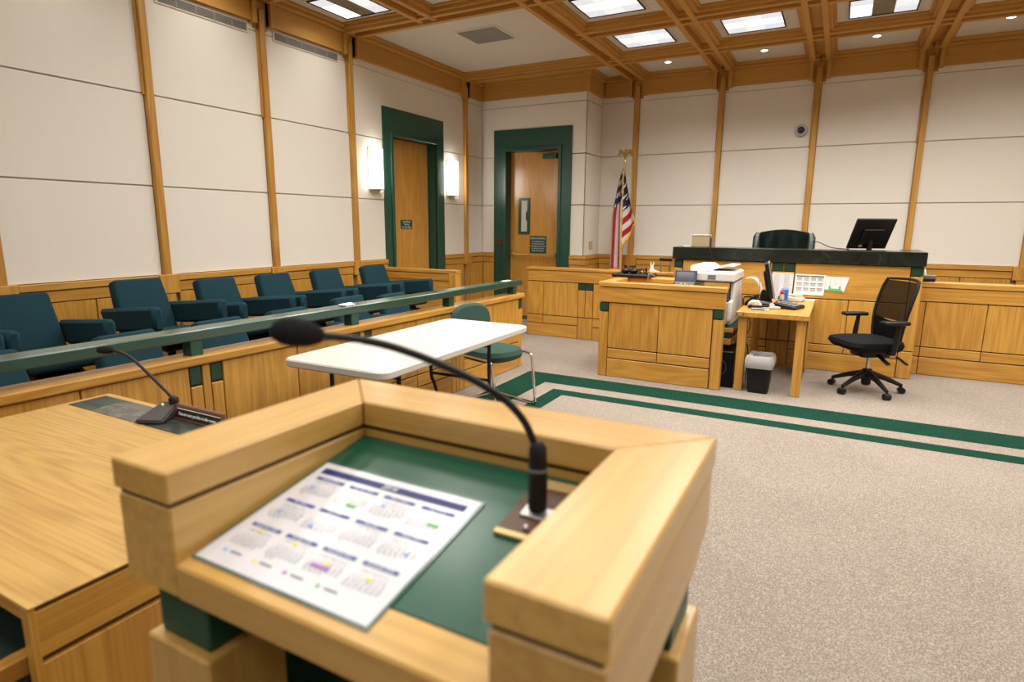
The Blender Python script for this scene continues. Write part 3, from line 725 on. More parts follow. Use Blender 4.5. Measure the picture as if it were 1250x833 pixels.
q = thing('hole_punch', 'black metal hole punch lying on the desk front', 'hole punch', (-.58, 5.77, ZD), R(-6))
MB().box(-.08, .09, -.02, .02, 0, .010, .003).build('base', BEIGE, q, False, True)
MB().boxm(Matrix.Translation((0, 0, .026)) @ Matrix.Rotation(R(-4), 4, 'Y'), .09, .018, .008, .004).build('lever', BLACK, q, False, True)
MB().box(-.085, -.055, -.02, .02, .0, .036, .004).build('hinge', BLACK, q, False, True)
q = thing('ballpoint_pen', 'blue ballpoint pen on the desk before the hole punch', 'pen', (-.57, 5.695, ZD+.0065), R(3))
MB().cyl((-.065, 0, 0), (.05, 0, 0), .0062, None, 8).build('barrel', INKB2, q, True, True)
MB().cyl((.05, 0, 0), (.078, 0, 0), .0062, .002, 8).build('tip', SILVER, q, True, True)
q = thing('stapler', 'long dark grey stapler across the desk behind the hole punch', 'stapler', (-.545, 5.98, ZD), R(8))
MB().box(-.08, .09, -.018, .018, 0, .012, .004).build('base', GREYP, q, False, True)
MB().boxm(Matrix.Translation((.005, 0, .036)) @ Matrix.Rotation(R(6), 4, 'Y'), .088, .017, .012, .008, 2).build('jaw', GREYP, q, True, True)
q = thing('tape_dispenser', 'light grey tape dispenser on the desk left of the keypad', 'dispenser', (-.475, 5.83, ZD), R(20))
MB().prism([(-.07, 0), (.06, 0), (.075, .02), (.02, .028), (-.06, .018)], 'y', -.025, .025, .006).build('body', GREYW, q, True, True)
MB().tube([(.0, -.012, .034), (0, .012, .034)], .02, 14).build('tape_roll', WHITEP, q, True, True)
tag(bx('sticky_notes', -.475, -.425, 6.03, 6.09, ZD, ZD+.012, ORANGE, None, .001), 'small orange sticky note pad on the desk left of the keypad', 'notepad')
tag(MB().lathe([(.012, 0), (.018, .015), (.016, .045), (.008, .05)], (-.455, 6.18, ZD), 12).build('red_cap', ORANGE, None, True), 'small orange bottle cap near the monitor screen', 'cap')
q = thing('tissue_box', 'blue tissue carton with white tissue behind the glue bottle', 'tissue box', (-.44, 6.34, ZD))
bx('carton', -.47, -.385, 6.36, 6.48, ZD, .855, BLUEP, q, .006)
MB().prism([(-.50, .78), (-.455, .87), (-.43, .885), (-.455, .80), (-.49, .745)], 'y', 6.315, 6.355, .004).build('tissue', PAPER, q, True)
q = thing('glue_bottle', 'small clear bottle with a red cap beside the blue carton', 'bottle', (-.425, 6.20, ZD))
MB().lathe([(.018, .0), (.020, .012), (.020, .09), (.013, .105)], (-.425, 6.2, ZD), 14).build('body', GREYW, q, True)
MB().lathe([(.021, .0), (.021, .05)], (-.425, 6.2, ZD), 14).build('holder', BLACK, q, True)
MB().lathe([(.015, .105), (.018, .112), (.018, .128), (.012, .138)], (-.425, 6.2, ZD), 14).build('cap', RED, q, True)
q = thing('desk_phone', 'beige telephone set at the back of the desk under the posted papers', 'telephone', (-.355, 6.60, ZD), R(-8))
MB().prism([(-.10, 0), (.10, 0), (.10, .035), (-.10, .06)], 'y', -.07, .09, .008).build('base', BEIGE, q, True, True)
MB().box(-.10, .10, -.055, -.01, .05, .075, .012, 2).build('handset', BEIGE, q, True, True)
q = thing('keypad_phone', 'black office keypad with rows of buttons on the desk front', 'keypad', (-.345, 5.97, ZD), R(-18))
MB().prism([(-.10, .0), (.10, .0), (.10, .028), (-.10, .055)], 'y', -.10, .12, .006).build('body', BLACK, q, False, True)
mk = Matrix.Translation((0, .01, .0432)) @ Matrix.Rotation(R(7.6), 4, 'Y')
for i in range(4):
    for j in range(5):
        MB().boxm(mk @ Matrix.Translation((-.066+.044*i, -.075+.038*j, .001)), .015, .011, .003, .002).build('key', GREYP, q, False, True)
tag(bx('paper_stack', -.275, -.155, 6.70, 6.77, ZD, ZD+.008, PAPER, None, .001), 'white paper strip at the back right corner of the desk', 'paper')
q = tag(MB().tube(spl([(-.655, 5.70, .665), (-.63, 5.72, .58), (-.66, 5.70, .45), (-.635, 5.74, .33), (-.655, 5.9, .012)], 6), .004, 6).build('power_cable', BLACK, None, True), 'black cable hanging under the narrow oak desk to the floor', 'cable')

# papers taped to the bench
YP = YJ - .004
def on_bench(pts): return MB().prism(pts, 'y', YP-.0016, YP)
q = on_bench([(-.575, .985), (-.372, .980), (-.378, .72), (-.585, .725)]).build('posted_list', plain('grey_paper', (.62, .61, .63), .8)); tag(q, 'grey printed list taped to the bench front, leftmost of the posted papers', 'paper')
for k in range(2):
    text('print', '\n'.join('xxxx xx xxx' for _ in range(14)), .0155, FY(-.53+.095*k, YP-.0018, .86), INKG, q, xs=.6, ext=.0002)
q = on_bench([(-.356, .980), (-.077, .975), (-.085, .768), (-.362, .772)]).build('posted_calendar', PAPER); tag(q, 'white year calendar taped to the bench front, middle of the posted papers', 'calendar')
def cal_print(par, M, wd, ht, head, mh, digits, local=False, hl=()):
    """year calendar print on a sheet: M maps sheet plane (x right, y up, origin centre)"""
    pr = MB().boxm(M @ Matrix.Translation((0, ht*.415, .0003)), wd*.46, ht*.028, .0003).build('header_bar', head, par, False, local)
    text('lettering', '2016', ht*.060, M @ Matrix.Translation((0, ht*.415, .0007)), WHITETXT, pr, local, ext=.0002, shear=.15)
    for i in range(12):
        cx = -wd*.345 + (i % 4)*wd*.23; cy = ht*.275 - (i//4)*ht*.255
        b = MB().boxm(M @ Matrix.Translation((cx, cy+ht*.06, .0003)), wd*.094, ht*.013, .0003).build('month_bar', mh, par, False, local)
        if digits:
            text('month_name', calendar.month_name[i+1]+' 2016', ht*.026, M @ Matrix.Translation((cx, cy+ht*.06, .0006)), WHITETXT, b, local, ext=.0001)
            rows = ['S   M   T   W   T   F   S'] + ['   '.join('%2s' % (d or '  ') for d in wk) for wk in calendar.Calendar(6).monthdayscalendar(2016, i+1)]
            text('month_days', '\n'.join(rows), ht*.0225, M @ Matrix.Translation((cx, cy-ht*.045, .0004)), INKG, b, local, ext=.0001, xs=.86, res=1)
        else:
            for k in range(4): MB().boxm(M @ Matrix.Translation((cx, cy+ht*.025-ht*.032*k, .0003)), wd*.088, ht*.006, .0002).build('month_days', INKG, b, False, local)
        for kk, (ii, dx, dy, mat, sx) in enumerate(hl):
            if ii == i: MB().boxm(M @ Matrix.Translation((cx+dx*wd, cy+dy*ht, .0005)), sx*wd, ht*.012, .0003).build('highlight', mat, b, False, local)
cal_print(q, FY(-.22, YP-.0017, .873), .275, .205, INKD, INKD, False, False, [(1, .06, 0, YEL, .03), (3, .05, .02, YEL, .03), (10, .0, -.02, YEL, .03), (10, .0, -.05, PUR, .05)])
q = on_bench([(-.076, .965), (.128, .962), (.092, .815), (-.080, .822)]).build('posted_chart', PAPER); tag(q, 'white and green chart sheet taped to the bench front, rightmost of the posted papers', 'paper')
yq = YP-.0016
MB().prism([(-.078, .835), (-.045, .834), (-.045, .872), (-.028, .872), (-.028, .846), (.045, .844), (.045, .870), (.062, .870), (.062, .836), (.082, .833), (.080, .817), (-.079, .824)], 'y', yq-.0006, yq).build('green_print', GRN, q)
for k in range(3): bx('rule_line', -.035+.045*k, -.033+.045*k, yq-.0005, yq, .875, .963, INKG, q, 0)

# ---- waste bin
bn = thing('waste_bin', 'black plastic waste bin with a clear liner under the desk end', 'bin', (-.50, 5.72, 0))
def rr(cx, cy, hx, hy, r, n=5):
    out = []
    for qx, qy, a0 in ((1, 1, 0), (-1, 1, 90), (-1, -1, 180), (1, -1, 270)):
        for k in range(n+1):
            a = R(a0+90*k/n); out.append((cx+qx*(hx-r)+r*math.cos(a), cy+qy*(hy-r)+r*math.sin(a)))
    return out
def loft(mb, secs, cap0=True, cap1=True):
    rings = [[mb.bm.verts.new((*p, z)) for p in pts] for pts, z in secs]
    n = len(rings[0])
    for a, b in zip(rings, rings[1:]):
        for k in range(n): mb.bm.faces.new((a[k], a[(k+1) % n], b[(k+1) % n], b[k]))
    if cap0: mb.bm.faces.new(rings[0][::-1])
    if cap1: mb.bm.faces.new(rings[-1])
    return mb
c_b = (-.51, 5.63)
loft(MB(), [(rr(*c_b, .083, .10, .03), .0), (rr(*c_b, .106, .13, .035), .285), (rr(*c_b, .100, .124, .035), .285), (rr(*c_b, .078, .092, .03), .02)]).build('body', BLACK, bn, True)
pts = rr(*c_b, .114, .14, .04)
def wob(p, k, a): return (p[0]+a*math.sin(k*2.3), p[1]+a*math.cos(k*1.7))
loft(MB(), [([wob(p, k, .003) for k, p in enumerate(rr(*c_b, .110, .135, .038))], .228), ([wob(p, k, .006) for k, p in enumerate(rr(*c_b, .116, .142, .04))], .262), ([wob(p, k, .006) for k, p in enumerate(pts)], .30),
     ([wob(p, k, .010) for k, p in enumerate(rr(*c_b, .098, .12, .04))], .338), ([wob(p, k, .012) for k, p in enumerate(rr(*c_b, .07, .09, .03))], .325), ([wob(p, k, .01) for k, p in enumerate(rr(*c_b, .05, .07, .02))], .25)], False, True).build('liner', CLEARBAG, bn, True)

# ================================================================== OFFICE CHAIR
oc = thing('office_chair', 'black mesh back office swivel chair with armrests on casters', 'chair', (.335, 6.10, 0), R(-150))
for k in range(5):
    a = R(72*k + 20); cx, cy = math.cos(a), math.sin(a)
    lg = MB().tube([(cx*.03, cy*.03, .165), (cx*.15, cy*.15, .130), (cx*.285, cy*.285, .072)], [.030, .023, .016], 8).build('base_arm', BLACK, oc, True, True)
    MB().cyl((cx*.29-cy*.026, cy*.29+cx*.026, .028), (cx*.29+cy*.026, cy*.29-cx*.026, .028), .028, None, 14).cyl((cx*.285, cy*.285, .04), (cx*.285, cy*.285, .085), .01, None, 8).build('caster', BLACK, lg, True, True)
MB().lathe([(.03, .06), (.04, .075), (.04, .205), (.028, .21)], n=14).build('hub', BLACK, oc, True, True)
MB().lathe([(.016, .16), (.016, .34)], n=12).build('gas_lift', SILVER, oc, True, True)
MB().box(-.13, .12, -.10, .10, .325, .39, .015, 2).boxm(Matrix.Translation((-.02, .17, .325)) @ Matrix.Rotation(R(-20), 4, 'X'), .02, .08, .008, .004).build('mechanism', BLACK, oc, True, True)
MB().boxm(Matrix.Translation((-.20, .15, .31)) @ Matrix.Rotation(R(-35), 4, 'Y'), .06, .02, .008, .004).build('lever', BLACK, oc, True, True)
def sect(z, hx0, hx1, hy, r=.10): return ([(p[0], p[1]) for p in rr((hx0+hx1)/2, 0, (hx1-hx0)/2, hy, r)], z)
loft(MB(), [sect(.392, -.15, .22, .19), sect(.407, -.185, .265, .225), sect(.445, -.195, .295, .24), sect(.478, -.185, .285, .233), sect(.492, -.15, .24, .195)]).build('seat', BLACKM, oc, True, True)
def backpt(u, v, d):
    # v 0..1 up, u -1..1 across
    z = .40 + .60*v
    hw = .175 + .05*math.sin(min(1, v*1.15)*PI*.62) - .02*(v > .95)
    x = -.150 + .030*math.sin(v*PI) - .12*v + .05*u*u*(.4+.6*v)
    return (x-d, u*hw, z)
def rim(v0, v1, inset=0):
    pts = []
    n = 10
    for k in range(n+1): pts.append(backpt(-1+inset, v0+(v1-v0)*k/n, 0))
    for k in range(1, n): pts.append(backpt((-1+inset)+2*(1-inset)*k/n, v1+.015*math.sin(k/n*PI), 0))
    for k in range(n+1): pts.append(backpt(1-inset, v1-(v1-v0)*k/n, 0))
    for k in range(1, n): pts.append(backpt((1-inset)-2*(1-inset)*k/n, v0, 0))
    pts.append(pts[0]); return pts
MB().tube(rim(0, 1), .013, 8).build('back_frame', BLACK, oc, True, True)
MESHM = plain('mesh_fabric', (.020, .013, .009), .95, spec=.1)
nt = MESHM.node_tree; tr = nt.nodes.new('ShaderNodeBsdfTransparent'); mxs = nt.nodes.new('ShaderNodeMixShader'); mxs.inputs[0].default_value = .93
nt.links.new(tr.outputs[0], mxs.inputs[1]); nt.links.new(nt.nodes['Principled BSDF'].outputs[0], mxs.inputs[2]); nt.links.new(mxs.outputs[0], nt.nodes['Material Output'].inputs[0])
q = MB().grid(10, 12, lambda u, v: backpt(-.96+1.92*u, .42+.56*v, .0)); bmesh.ops.solidify(q.bm, geom=list(q.bm.faces), thickness=.003); q.build('mesh_panel', MESHM, oc, True, True)
q = MB().grid(10, 8, lambda u, v: backpt(-.98+1.96*u, .0+(.46-.06*math.sin(u*PI))*v, .0)); bmesh.ops.solidify(q.bm, geom=list(q.bm.faces), thickness=.022); q.build('lumbar_pad', BLACKM, oc, True, True)
MB().tube(spl([(-.08, 0, .36), (-.19, 0, .37), (-.225, 0, .46), (-.195, 0, .56)], 5), .024, 8).build('back_bracket', BLACK, oc, True, True)
for s in (-1, 1):
    ar = MB().tube([(-.02, s*.22, .39), (-.02, s*.285, .40), (-.03, s*.29, .50), (-.045, s*.29, .65)], [.016, .02, .024, .017], 8).build('arm_post', BLACK, oc, True, True)
    MB().box(-.115, .105, s*.285-.045, s*.285+.045, .648, .682, .015, 3).build('armrest', BLACK, ar, True, True)

# ================================================================== FOLDING TABLE + GREEN CHAIR
ft = thing('folding_table', 'white plastic folding table standing in front of the jury rail', 'table', (-2.25, 3.0, 0), R(1.0))
q = loft(MB(), [(rr(0, 0, .345, .81, .06), .692), (rr(0, 0, .352, .818, .065), .70), (rr(0, 0, .352, .818, .065), .728), (rr(0, 0, .345, .811, .06), .735)])
q.build('table_top', TABLEW, ft, True, True)
for y in (-.56, .42):
    for x in (-.24, .24):
        s = 1 if y > 0 else -1
        MB().tube(spl([(x, y, .69), (x, y, .40), (x+.01, y+.02*s, .32), (x+(.05 if x > 0 else -.05), y+.16*s, .16), (x+(.05 if x > 0 else -.05), y+.24*s, .012)], 5), .0125, 8).build('leg', BLACK, ft, True, True)
    MB().tube([(-.24, y, .64), (.24, y, .64)], .011, 8).tube([(-.24, y, .40), (.24, y, .40)], .011, 8).build('cross_bar', BLACK, ft, True, True)
MB().box(-.30, .30, -.70, .70, .672, .692, .004).build('under_frame', GREYW, ft, False, True)
gc = thing('stacking_chair', 'green upholstered chair on a chrome sled frame behind the white table', 'chair', (-2.395, 4.11, 0), R(-16))
def ell(cx, cy, hx, hy, n=28, p=2.6):
    out = []
    for k in range(n):
        a = 2*PI*k/n; c, s = math.cos(a), math.sin(a)
        out.append((cx+hx*math.copysign(abs(c)**(2/p), c), cy+hy*math.copysign(abs(s)**(2/p), s)))
    return out
loft(MB(), [(ell(0, 0, .19, .18), .385), (ell(0, 0, .225, .215), .402), (ell(0, 0, .235, .225), .435), (ell(0, 0, .22, .21), .47), (ell(-.01, 0, .16, .15), .48)]).build('seat', CHGREEN, gc, True, True)
bq = loft(MB(), [(ell(0, 0, .16, .10), -.03), (ell(0, 0, .205, .135), -.018), (ell(0, 0, .215, .145), .005), (ell(0, 0, .19, .12), .028)])
bq.bm.transform(Matrix.Translation((-.25, 0, .665)) @ Matrix.Rotation(R(-10), 4, 'Y') @ Matrix(((0, 0, 1, 0), (1, 0, 0, 0), (0, 1, 0, 0), (0, 0, 0, 1))))
bq.build('backrest', CHGREEN, gc, True, True)
for s in (-1, 1):
    MB().tube(spl([(-.16, s*.215, .425), (.10, s*.225, .425), (.20, s*.225, .42), (.235, s*.225, .37), (.275, s*.225, .05), (.262, s*.225, .014), (.22, s*.225, .012), (-.20, s*.225, .012)], 6), .011, 8).build('sled_leg', CHROME, gc, True, True)
    MB().tube(spl([(-.16, s*.20, .425), (-.24, s*.20, .43), (-.268, s*.19, .48), (-.26, s*.16, .62)], 5), .011, 8).build('back_support', CHROME, gc, True, True)
MB().tube([(-.20, -.225, .012), (-.20, .225, .012)], .011, 8).build('rear_bar', CHROME, gc, True, True)

# ================================================================== BEHIND THE BENCH
jc = thing('judge_chair', 'dark green leather high back judge chair behind the marble bench', 'chair', (-.57, 7.85, 0))
def lb(u, v):
    x = -.57 + (u-.5)*.52; top = 1.385 + .035*math.sin(u*PI)
    z = .62 + (top-.62)*v
    y = 7.74 - .05*math.sin(u*PI)*(.4+.6*v) + .012*math.sin(u*23)*math.sin(v*11) + .02*v
    return (x, y, z)
q = MB().grid(26, 16, lb); bmesh.ops.solidify(q.bm, geom=list(q.bm.faces), thickness=-.09); q.build('back_cushion', LEATHER, jc, True)
for s in (-1, 1):
    MB().tube([(-.57+s*.29, 7.70, .55), (-.57+s*.298, 7.71, 1.0), (-.57+s*.292, 7.73, 1.33), (-.57+s*.282, 7.75, 1.375)], [.045, .045, .042, .025], 10).build('wing', LEATHER, jc, True)
MB().box(-.86, -.28, 7.42, 7.80, .44, .60, .05, 3).build('seat', LEATHER, jc, True)
MB().lathe([(.28, .05), (.27, .09), (.05, .14), (.04, .44)], (-.57, 7.7, 0), 16).build('pedestal', BLACK, jc, True)
jm = thing('bench_monitor', 'black monitor seen from behind on the judge bench', 'monitor', (.285, 7.32, .94))
mx = Matrix.Translation((.29, 7.30, 1.385)) @ Matrix.Rotation(R(34), 4, 'Z') @ Matrix.Rotation(R(24), 4, 'X')
MB().boxm(mx, .215, .014, .165, .006).build('shell', BLACK, jm)
MB().boxm(mx @ Matrix.Translation((.0, -.022, -.02)), .11, .012, .08, .008).build('rear_housing', BLACK, jm)
MB().boxm(mx @ Matrix.Translation((0, .0148, 0)), .205, .001, .153).build('screen', SCREEN, jm)
MB().boxm(mx @ Matrix.Translation((-.08, -.0145, -.13)), .018, .0008, .014).build('port_label', GREYW, jm)
MB().tube([(.285, 7.32, .95), (.285, 7.32, 1.26), (.285, 7.305, 1.36)], [.03, .025, .02], 10).build('neck', BLACK, jm, True)
MB().lathe([(.11, .9405), (.11, .952), (.03, .962)], (.285, 7.32, 0), 20).build('foot', BLACK, jm)
tb = thing('card_file', 'tan upright card file with a blue edge on the marble bench', 'file', (-1.36, 7.0, 1.224))
bx('case', -1.462, -1.268, 6.99, 7.06, 1.2245, 1.345, TAN, tb); bx('lid', -1.465, -1.262, 6.985, 7.065, 1.345, 1.356, GREYW, tb); bx('blue_side', -1.266, -1.252, 6.995, 7.058, 1.2245, 1.325, NAVY, tb)
tag(MB().tube(spl([(-.26, 7.45, 1.285), (-.20, 7.40, 1.29), (-.13, 7.30, 1.262), (-.05, 7.14, 1.238), (.10, 7.10, 1.2285)], 6), .0045, 6).build('microphone_cable', BLACK, None, True), 'thin black cable arching from the judge chair to the monitor', 'cable')
tag(bx('bench_papers', -1.56, -1.47, 6.99, 7.08, 1.2245, 1.232, PAPER, None, .001), 'white papers on the left end of the marble bench', 'paper')
sh = thing('luggage_handle', 'black and silver telescoping handle of a case behind the low wall', 'suitcase', (-1.87, 7.5, 0))
bx('case_body', -2.02, -1.72, 7.42, 7.64, 0, .56, BLACKM, sh, .03, 2)
for x in (-1.93, -1.81): MB().cyl((x, 7.5, .55), (x, 7.5, 1.04), .007, None, 8).build('tube', SILVER, sh)
MB().box(-1.948, -1.792, 7.482, 7.518, 1.02, 1.056, .010, 2).build('grip', BLACK, sh, True)
ts = thing('tissue_pack', 'small white tissue tuft standing on the low wall cap', 'tissue', (-1.93, 7.19, .908))
MB().prism([(-1.985, .9085), (-1.86, .9085), (-1.93, .93), (-1.945, .975), (-1.965, .975)], 'y', 7.17, 7.21, .004).build('wrapper', PAPER, ts, True)
MB().tube([(-1.965, 7.19, .97), (-1.972, 7.19, 1.02)], [.010, .004], 6).build('tip', PAPER, ts); MB().tube([(-1.945, 7.19, .97), (-1.935, 7.19, 1.022)], [.010, .004], 6).build('tip', PAPER, ts)
ph = thing('wall_phone', 'small dark card terminal on the cap of the right low wall', 'telephone', (.80, 7.16, .928))
bx('base', .752, .868, 7.11, 7.20, .929, .965, BLACK, ph, .006); bx('tray', .76, .875, 7.12, 7.19, .965, .992, GREYP, ph, .004)
MB().tube([(.785, 7.16, .985), (.77, 7.17, 1.05)], .012, 8).build('paper_roll', PAPER, ph, True)
# board with headphones
bd = tag(bx('laptop', -2.06, -1.655, 6.02, 6.30, .9225, .958, BLACK, None, .008), 'closed black laptop lying on the clerk box ledge', 'laptop')
hp = thing('headset', 'black headset with coiled cord lying on the closed laptop', 'headset', (-1.88, 6.15, .958))
for x in (-1.95, -1.86): MB().sphere((x, 6.14, .985), .048, .045, .028).build('ear_cup', BLACK, hp, True)
MB().tube(spl([(-1.95, 6.16, 1.0), (-1.91, 6.2, 1.028), (-1.86, 6.16, 1.005)], 6), .009, 8).build('headband', BLACK, hp, True)
MB().tube(spl([(-1.86, 6.12, .985), (-1.80, 6.12, 1.005), (-1.78, 6.14, .966), (-1.81, 6.15, .98), (-1.765, 6.13, 1.012), (-1.74, 6.12, .966)], 6), .006, 6).build('cord', BLACK, hp, True)
gm = thing('small_microphone', 'short black stub microphone at the right edge of the laptop', 'microphone', (-1.735, 6.16, .958))
MB().cyl((-1.735, 6.16, .9585), (-1.735, 6.16, 1.02), .009, .011, 8).build('stem', BLACK, gm, True); MB().lathe([(.022, .9585), (.02, .966)], (-1.735, 6.16, 0), 12).build('base', BLACK, gm)
ky = thing('key_ring', 'bunch of keys hanging off the corner of the laptop', 'keys', (-1.665, 6.03, .958))
MB().tube([(-1.68+.016*math.cos(a*PI/6), 6.04, .975+.016*math.sin(a*PI/6)) for a in range(13)], .003, 6).build('ring', BLACK, ky)
MB().boxm(Matrix.Translation((-1.668, 6.012, .935)) @ Matrix.Rotation(R(12), 4, 'Y'), .008, .002, .035, .001).build('key', SILVER, ky)
MB().boxm(Matrix.Translation((-1.64, 6.05, .962)) @ Matrix.Rotation(R(25), 4, 'Y'), .035, .008, .003, .001).build('key', GREYP, ky)

# ================================================================== FLAG
fl = thing('flag_on_pole', 'stars and stripes flag with gold fringe on a brass topped pole', 'flag', (-2.79, 8.55, 0))
MB().cyl((-2.79, 8.55, .03), (-2.79, 8.55, 2.30), .013, None, 12).build('pole', BRASS, fl, True)
MB().lathe([(.15, 0), (.15, .02), (.06, .05), (.02, .09)], (-2.79, 8.55, 0), 20).build('pole_base', BRASS, fl, True)
fm, nt, b = new_mat('flag_cloth'); N = nt.nodes.new; L = nt.links.new
uv = N('ShaderNodeUVMap'); sx = N('ShaderNodeSeparateXYZ'); L(uv.outputs[0], sx.inputs[0])
def mth(op, a, b_=None):
    q = N('ShaderNodeMath'); q.operation = op
    for i, v in enumerate((a, b_)):
        if v is None: continue
        if isinstance(v, (int, float)): q.inputs[i].default_value = v
        else: L(v, q.inputs[i])
    return q.outputs[0]
fr = mth('FRACT', mth('MULTIPLY', sx.outputs['Y'], .5)); isw = mth('GREATER_THAN', fr, .5)
mx1 = N('ShaderNodeMixRGB'); mx1.inputs[1].default_value = (.36, .006, .010, 1); mx1.inputs[2].default_value = (.66, .62, .60, 1); L(isw, mx1.inputs['Fac'])
vor = N('ShaderNodeTexVoronoi'); vor.inputs['Scale'].default_value = 1.0; vor.inputs['Randomness'].default_value = .0
vm = N('ShaderNodeVectorMath'); vm.operation = 'MULTIPLY'; vm.inputs[1].default_value = (6.0, 1.3, 0); L(uv.outputs[0], vm.inputs[0]); L(vm.outputs[0], vor.inputs['Vector'])
star = mth('LESS_THAN', vor.outputs['Distance'], .27)
mx2 = N('ShaderNodeMixRGB'); mx2.inputs[1].default_value = (.010, .013, .060, 1); mx2.inputs[2].default_value = (.7, .68, .66, 1); L(star, mx2.inputs['Fac'])
can = mth('GREATER_THAN', sx.outputs['X'], 0.0)
mx3 = N('ShaderNodeMixRGB'); L(can, mx3.inputs['Fac']); L(mx1.outputs[0], mx3.inputs[1]); L(mx2.outputs[0], mx3.inputs[2]); L(mx3.outputs[0], b.inputs['Base Color'])
b.inputs['Roughness'].default_value = .75
def flag_cloth():
    bm = bmesh.new(); ul = bm.loops.layers.uv.new('UVMap'); store = {}
    def patch(f, nu, nv):
        vs = []
        for i in range(nu+1):
            row = []
            for j in range(nv+1):
                p, t = f(i/nu, j/nv); v = bm.verts.new(p); store[v] = t; row.append(v)
            vs.append(row)
        for i in range(nu):
            for j in range(nv):
                fc = bm.faces.new((vs[i][j], vs[i+1][j], vs[i+1][j+1], vs[i][j+1]))
                for lp in fc.loops: lp[ul].uv = store[lp.vert]
    def left(u, v):          # long lobe hanging on the left; u 0 at pole, 1 outer edge; v down
        z = 2.25 - v*1.42
        wd = .015 + .13*min(1, v/.45)**.8 + .02*v
        x = -2.785 - u*wd + .03*v*(1-u)
        y = 8.52 - .035*math.sin(u*PI*3 + v*1.2)*min(1, v*3) - .02
        return (x, y, z), ((z-1.68-.12*(1-u))*1.0, u*5.0+.9)
    def right(u, v):         # shorter lobe folded forward on the right, its lower edge cut diagonally
        zt = 2.25 - .02*u; zb = 1.12 + .36*u
        z = zt + (zb-zt)*v
        z = z if v else zt
        s = (2.25-z)/1.0
        wd = .012 + .185*min(1, max(0, s)/.75)
        x = -2.79 + u*wd
        y = 8.50 - .035*math.sin(u*PI*2.2 + .4)*min(1, v*3)
        return (x, y, z), ((z-1.66-.06*u)*1.0, (z*11.0 - u*2.2)+.3)
    patch(left, 18, 40); patch(right, 16, 36)
    bmesh.ops.recalc_face_normals(bm, faces=bm.faces)
    bmesh.ops.solidify(bm, geom=list(bm.faces), thickness=.003)
    bm.transform(W[fl.name].inverted())
    me = bpy.data.meshes.new('flag_cloth'); bm.to_mesh(me); bm.free(); me.materials.append(fm)
    for p in me.polygons: p.use_smooth = True
    o = bpy.data.objects.new('flag_cloth', me); COL.objects.link(o); o.parent = fl; W[o.name] = W[fl.name]
    return left, right
lf_, rf_ = flag_cloth()
MB().tube([Vector(lf_(0, v/14)[0])+Vector((.004, -.045, 0)) for v in range(1, 15)], .008, 6).build('fringe', GOLD, fl, True)
MB().tube([Vector(lf_(u/8, 1)[0])+Vector((0, 0, -.01)) for u in range(9)], .016, 6).build('fringe', GOLD, fl, True)
MB().tube([Vector(rf_(u/8, 1)[0])+Vector((0, -.004, -.014)) for u in range(9)], .016, 6).build('fringe', GOLD, fl, True)
MB().tube([Vector(rf_(1, .86+.02*v)[0])+Vector((.006, 0, 0)) for v in range(8)], .009, 6).build('fringe', GOLD, fl, True)
MB().tube(spl([(-2.788, 8.475, 2.24), (-2.782, 8.47, 2.05), (-2.77, 8.47, 1.9), (-2.775, 8.47, 1.84)], 5), .007, 6).build('tassel_cord', GOLD, fl, True)
MB().lathe([(.012, 0), (.016, .02), (.022, .05), (.014, .075)], (-2.79, 8.55, 2.29), 12).build('finial_base', BRASS, fl, True)
eg = MB().sphere((-2.79, 8.55, 2.44), .026, .024, .055).sphere((-2.785, 8.55, 2.505), .016).cyl((-2.775, 8.55, 2.505), (-2.755, 8.55, 2.50), .007, .002, 6)
eg.cyl((-2.79, 8.55, 2.36), (-2.79, 8.55, 2.41), .010, .016, 8).build('eagle_finial', EAGLE, fl, True)
for s in (-1, 1):
    MB().prism([(-2.79+s*.015, 2.46), (-2.79+s*.05, 2.51), (-2.79+s*.085, 2.515), (-2.79+s*.11, 2.44), (-2.79+s*.095, 2.415), (-2.79+s*.085, 2.45), (-2.79+s*.07, 2.43), (-2.79+s*.06, 2.46), (-2.79+s*.03, 2.43)], 'y', 8.543, 8.557, .002).build('eagle_wing', EAGLE, fl)

# ================================================================== WALL AND CEILING FIXTURES
def sconce(y, label):
    t = thing('wall_sconce', label, 'wall light', (XL, y, 1.85), 0, 'lit wall sconces beside the left door')
    MB().prism([(XL+.012, y-.095), (XL+.075, y-.085), (XL+.10, y-.045), (XL+.10, y+.045), (XL+.075, y+.085), (XL+.012, y+.095)], 'z', 1.865, 2.33).build('shade', SCONCE, t)
    bx('back_plate', XL+.001, XL+.013, y-.10, y+.10, 1.85, 2.345, BRASS, t, .002)
    MB().prism([(XL+.012, y-.10), (XL+.078, y-.09), (XL+.105, y-.047), (XL+.105, y+.047), (XL+.078, y+.09), (XL+.012, y+.10)], 'z', 1.852, 1.866).build('bottom_rim', BRASS, t)
sconce(5.755, 'lit white wall sconce left of the green framed door, nearer the jury chairs')
sconce(7.39, 'lit white wall sconce right of the green framed door, nearer the corner')
def wall_vent(y0, y1, label):
    t = thing('wall_vent', label, 'air vent', (XL, (y0+y1)/2, 3.19), 0, 'long wall vents under the crown moulding')
    bx('frame', XL+.001, XL+.010, y0, y1, 3.178, 3.270, CREAM, t, .003)
    bx('back', XL+.009, XL+.0115, y0+.02, y1-.02, 3.192, 3.258, VENTD, t, 0)
    for k in range(6): bx('slat', XL+.011, XL+.017, y0+.02, y1-.02, 3.194+.011*k, 3.199+.011*k, GREYVENT, t, 0)
    n = 5
    for k in range(1, n): bx('divider', XL+.011, XL+.018, y0+(y1-y0)*k/n-.004, y0+(y1-y0)*k/n+.004, 3.192, 3.258, GREYVENT, t, 0)
wall_vent(3.22, 4.09, 'long grey wall vent high up in the second bay from the left')
wall_vent(4.37, 5.24, 'long grey wall vent high up in the bay nearest the left door')
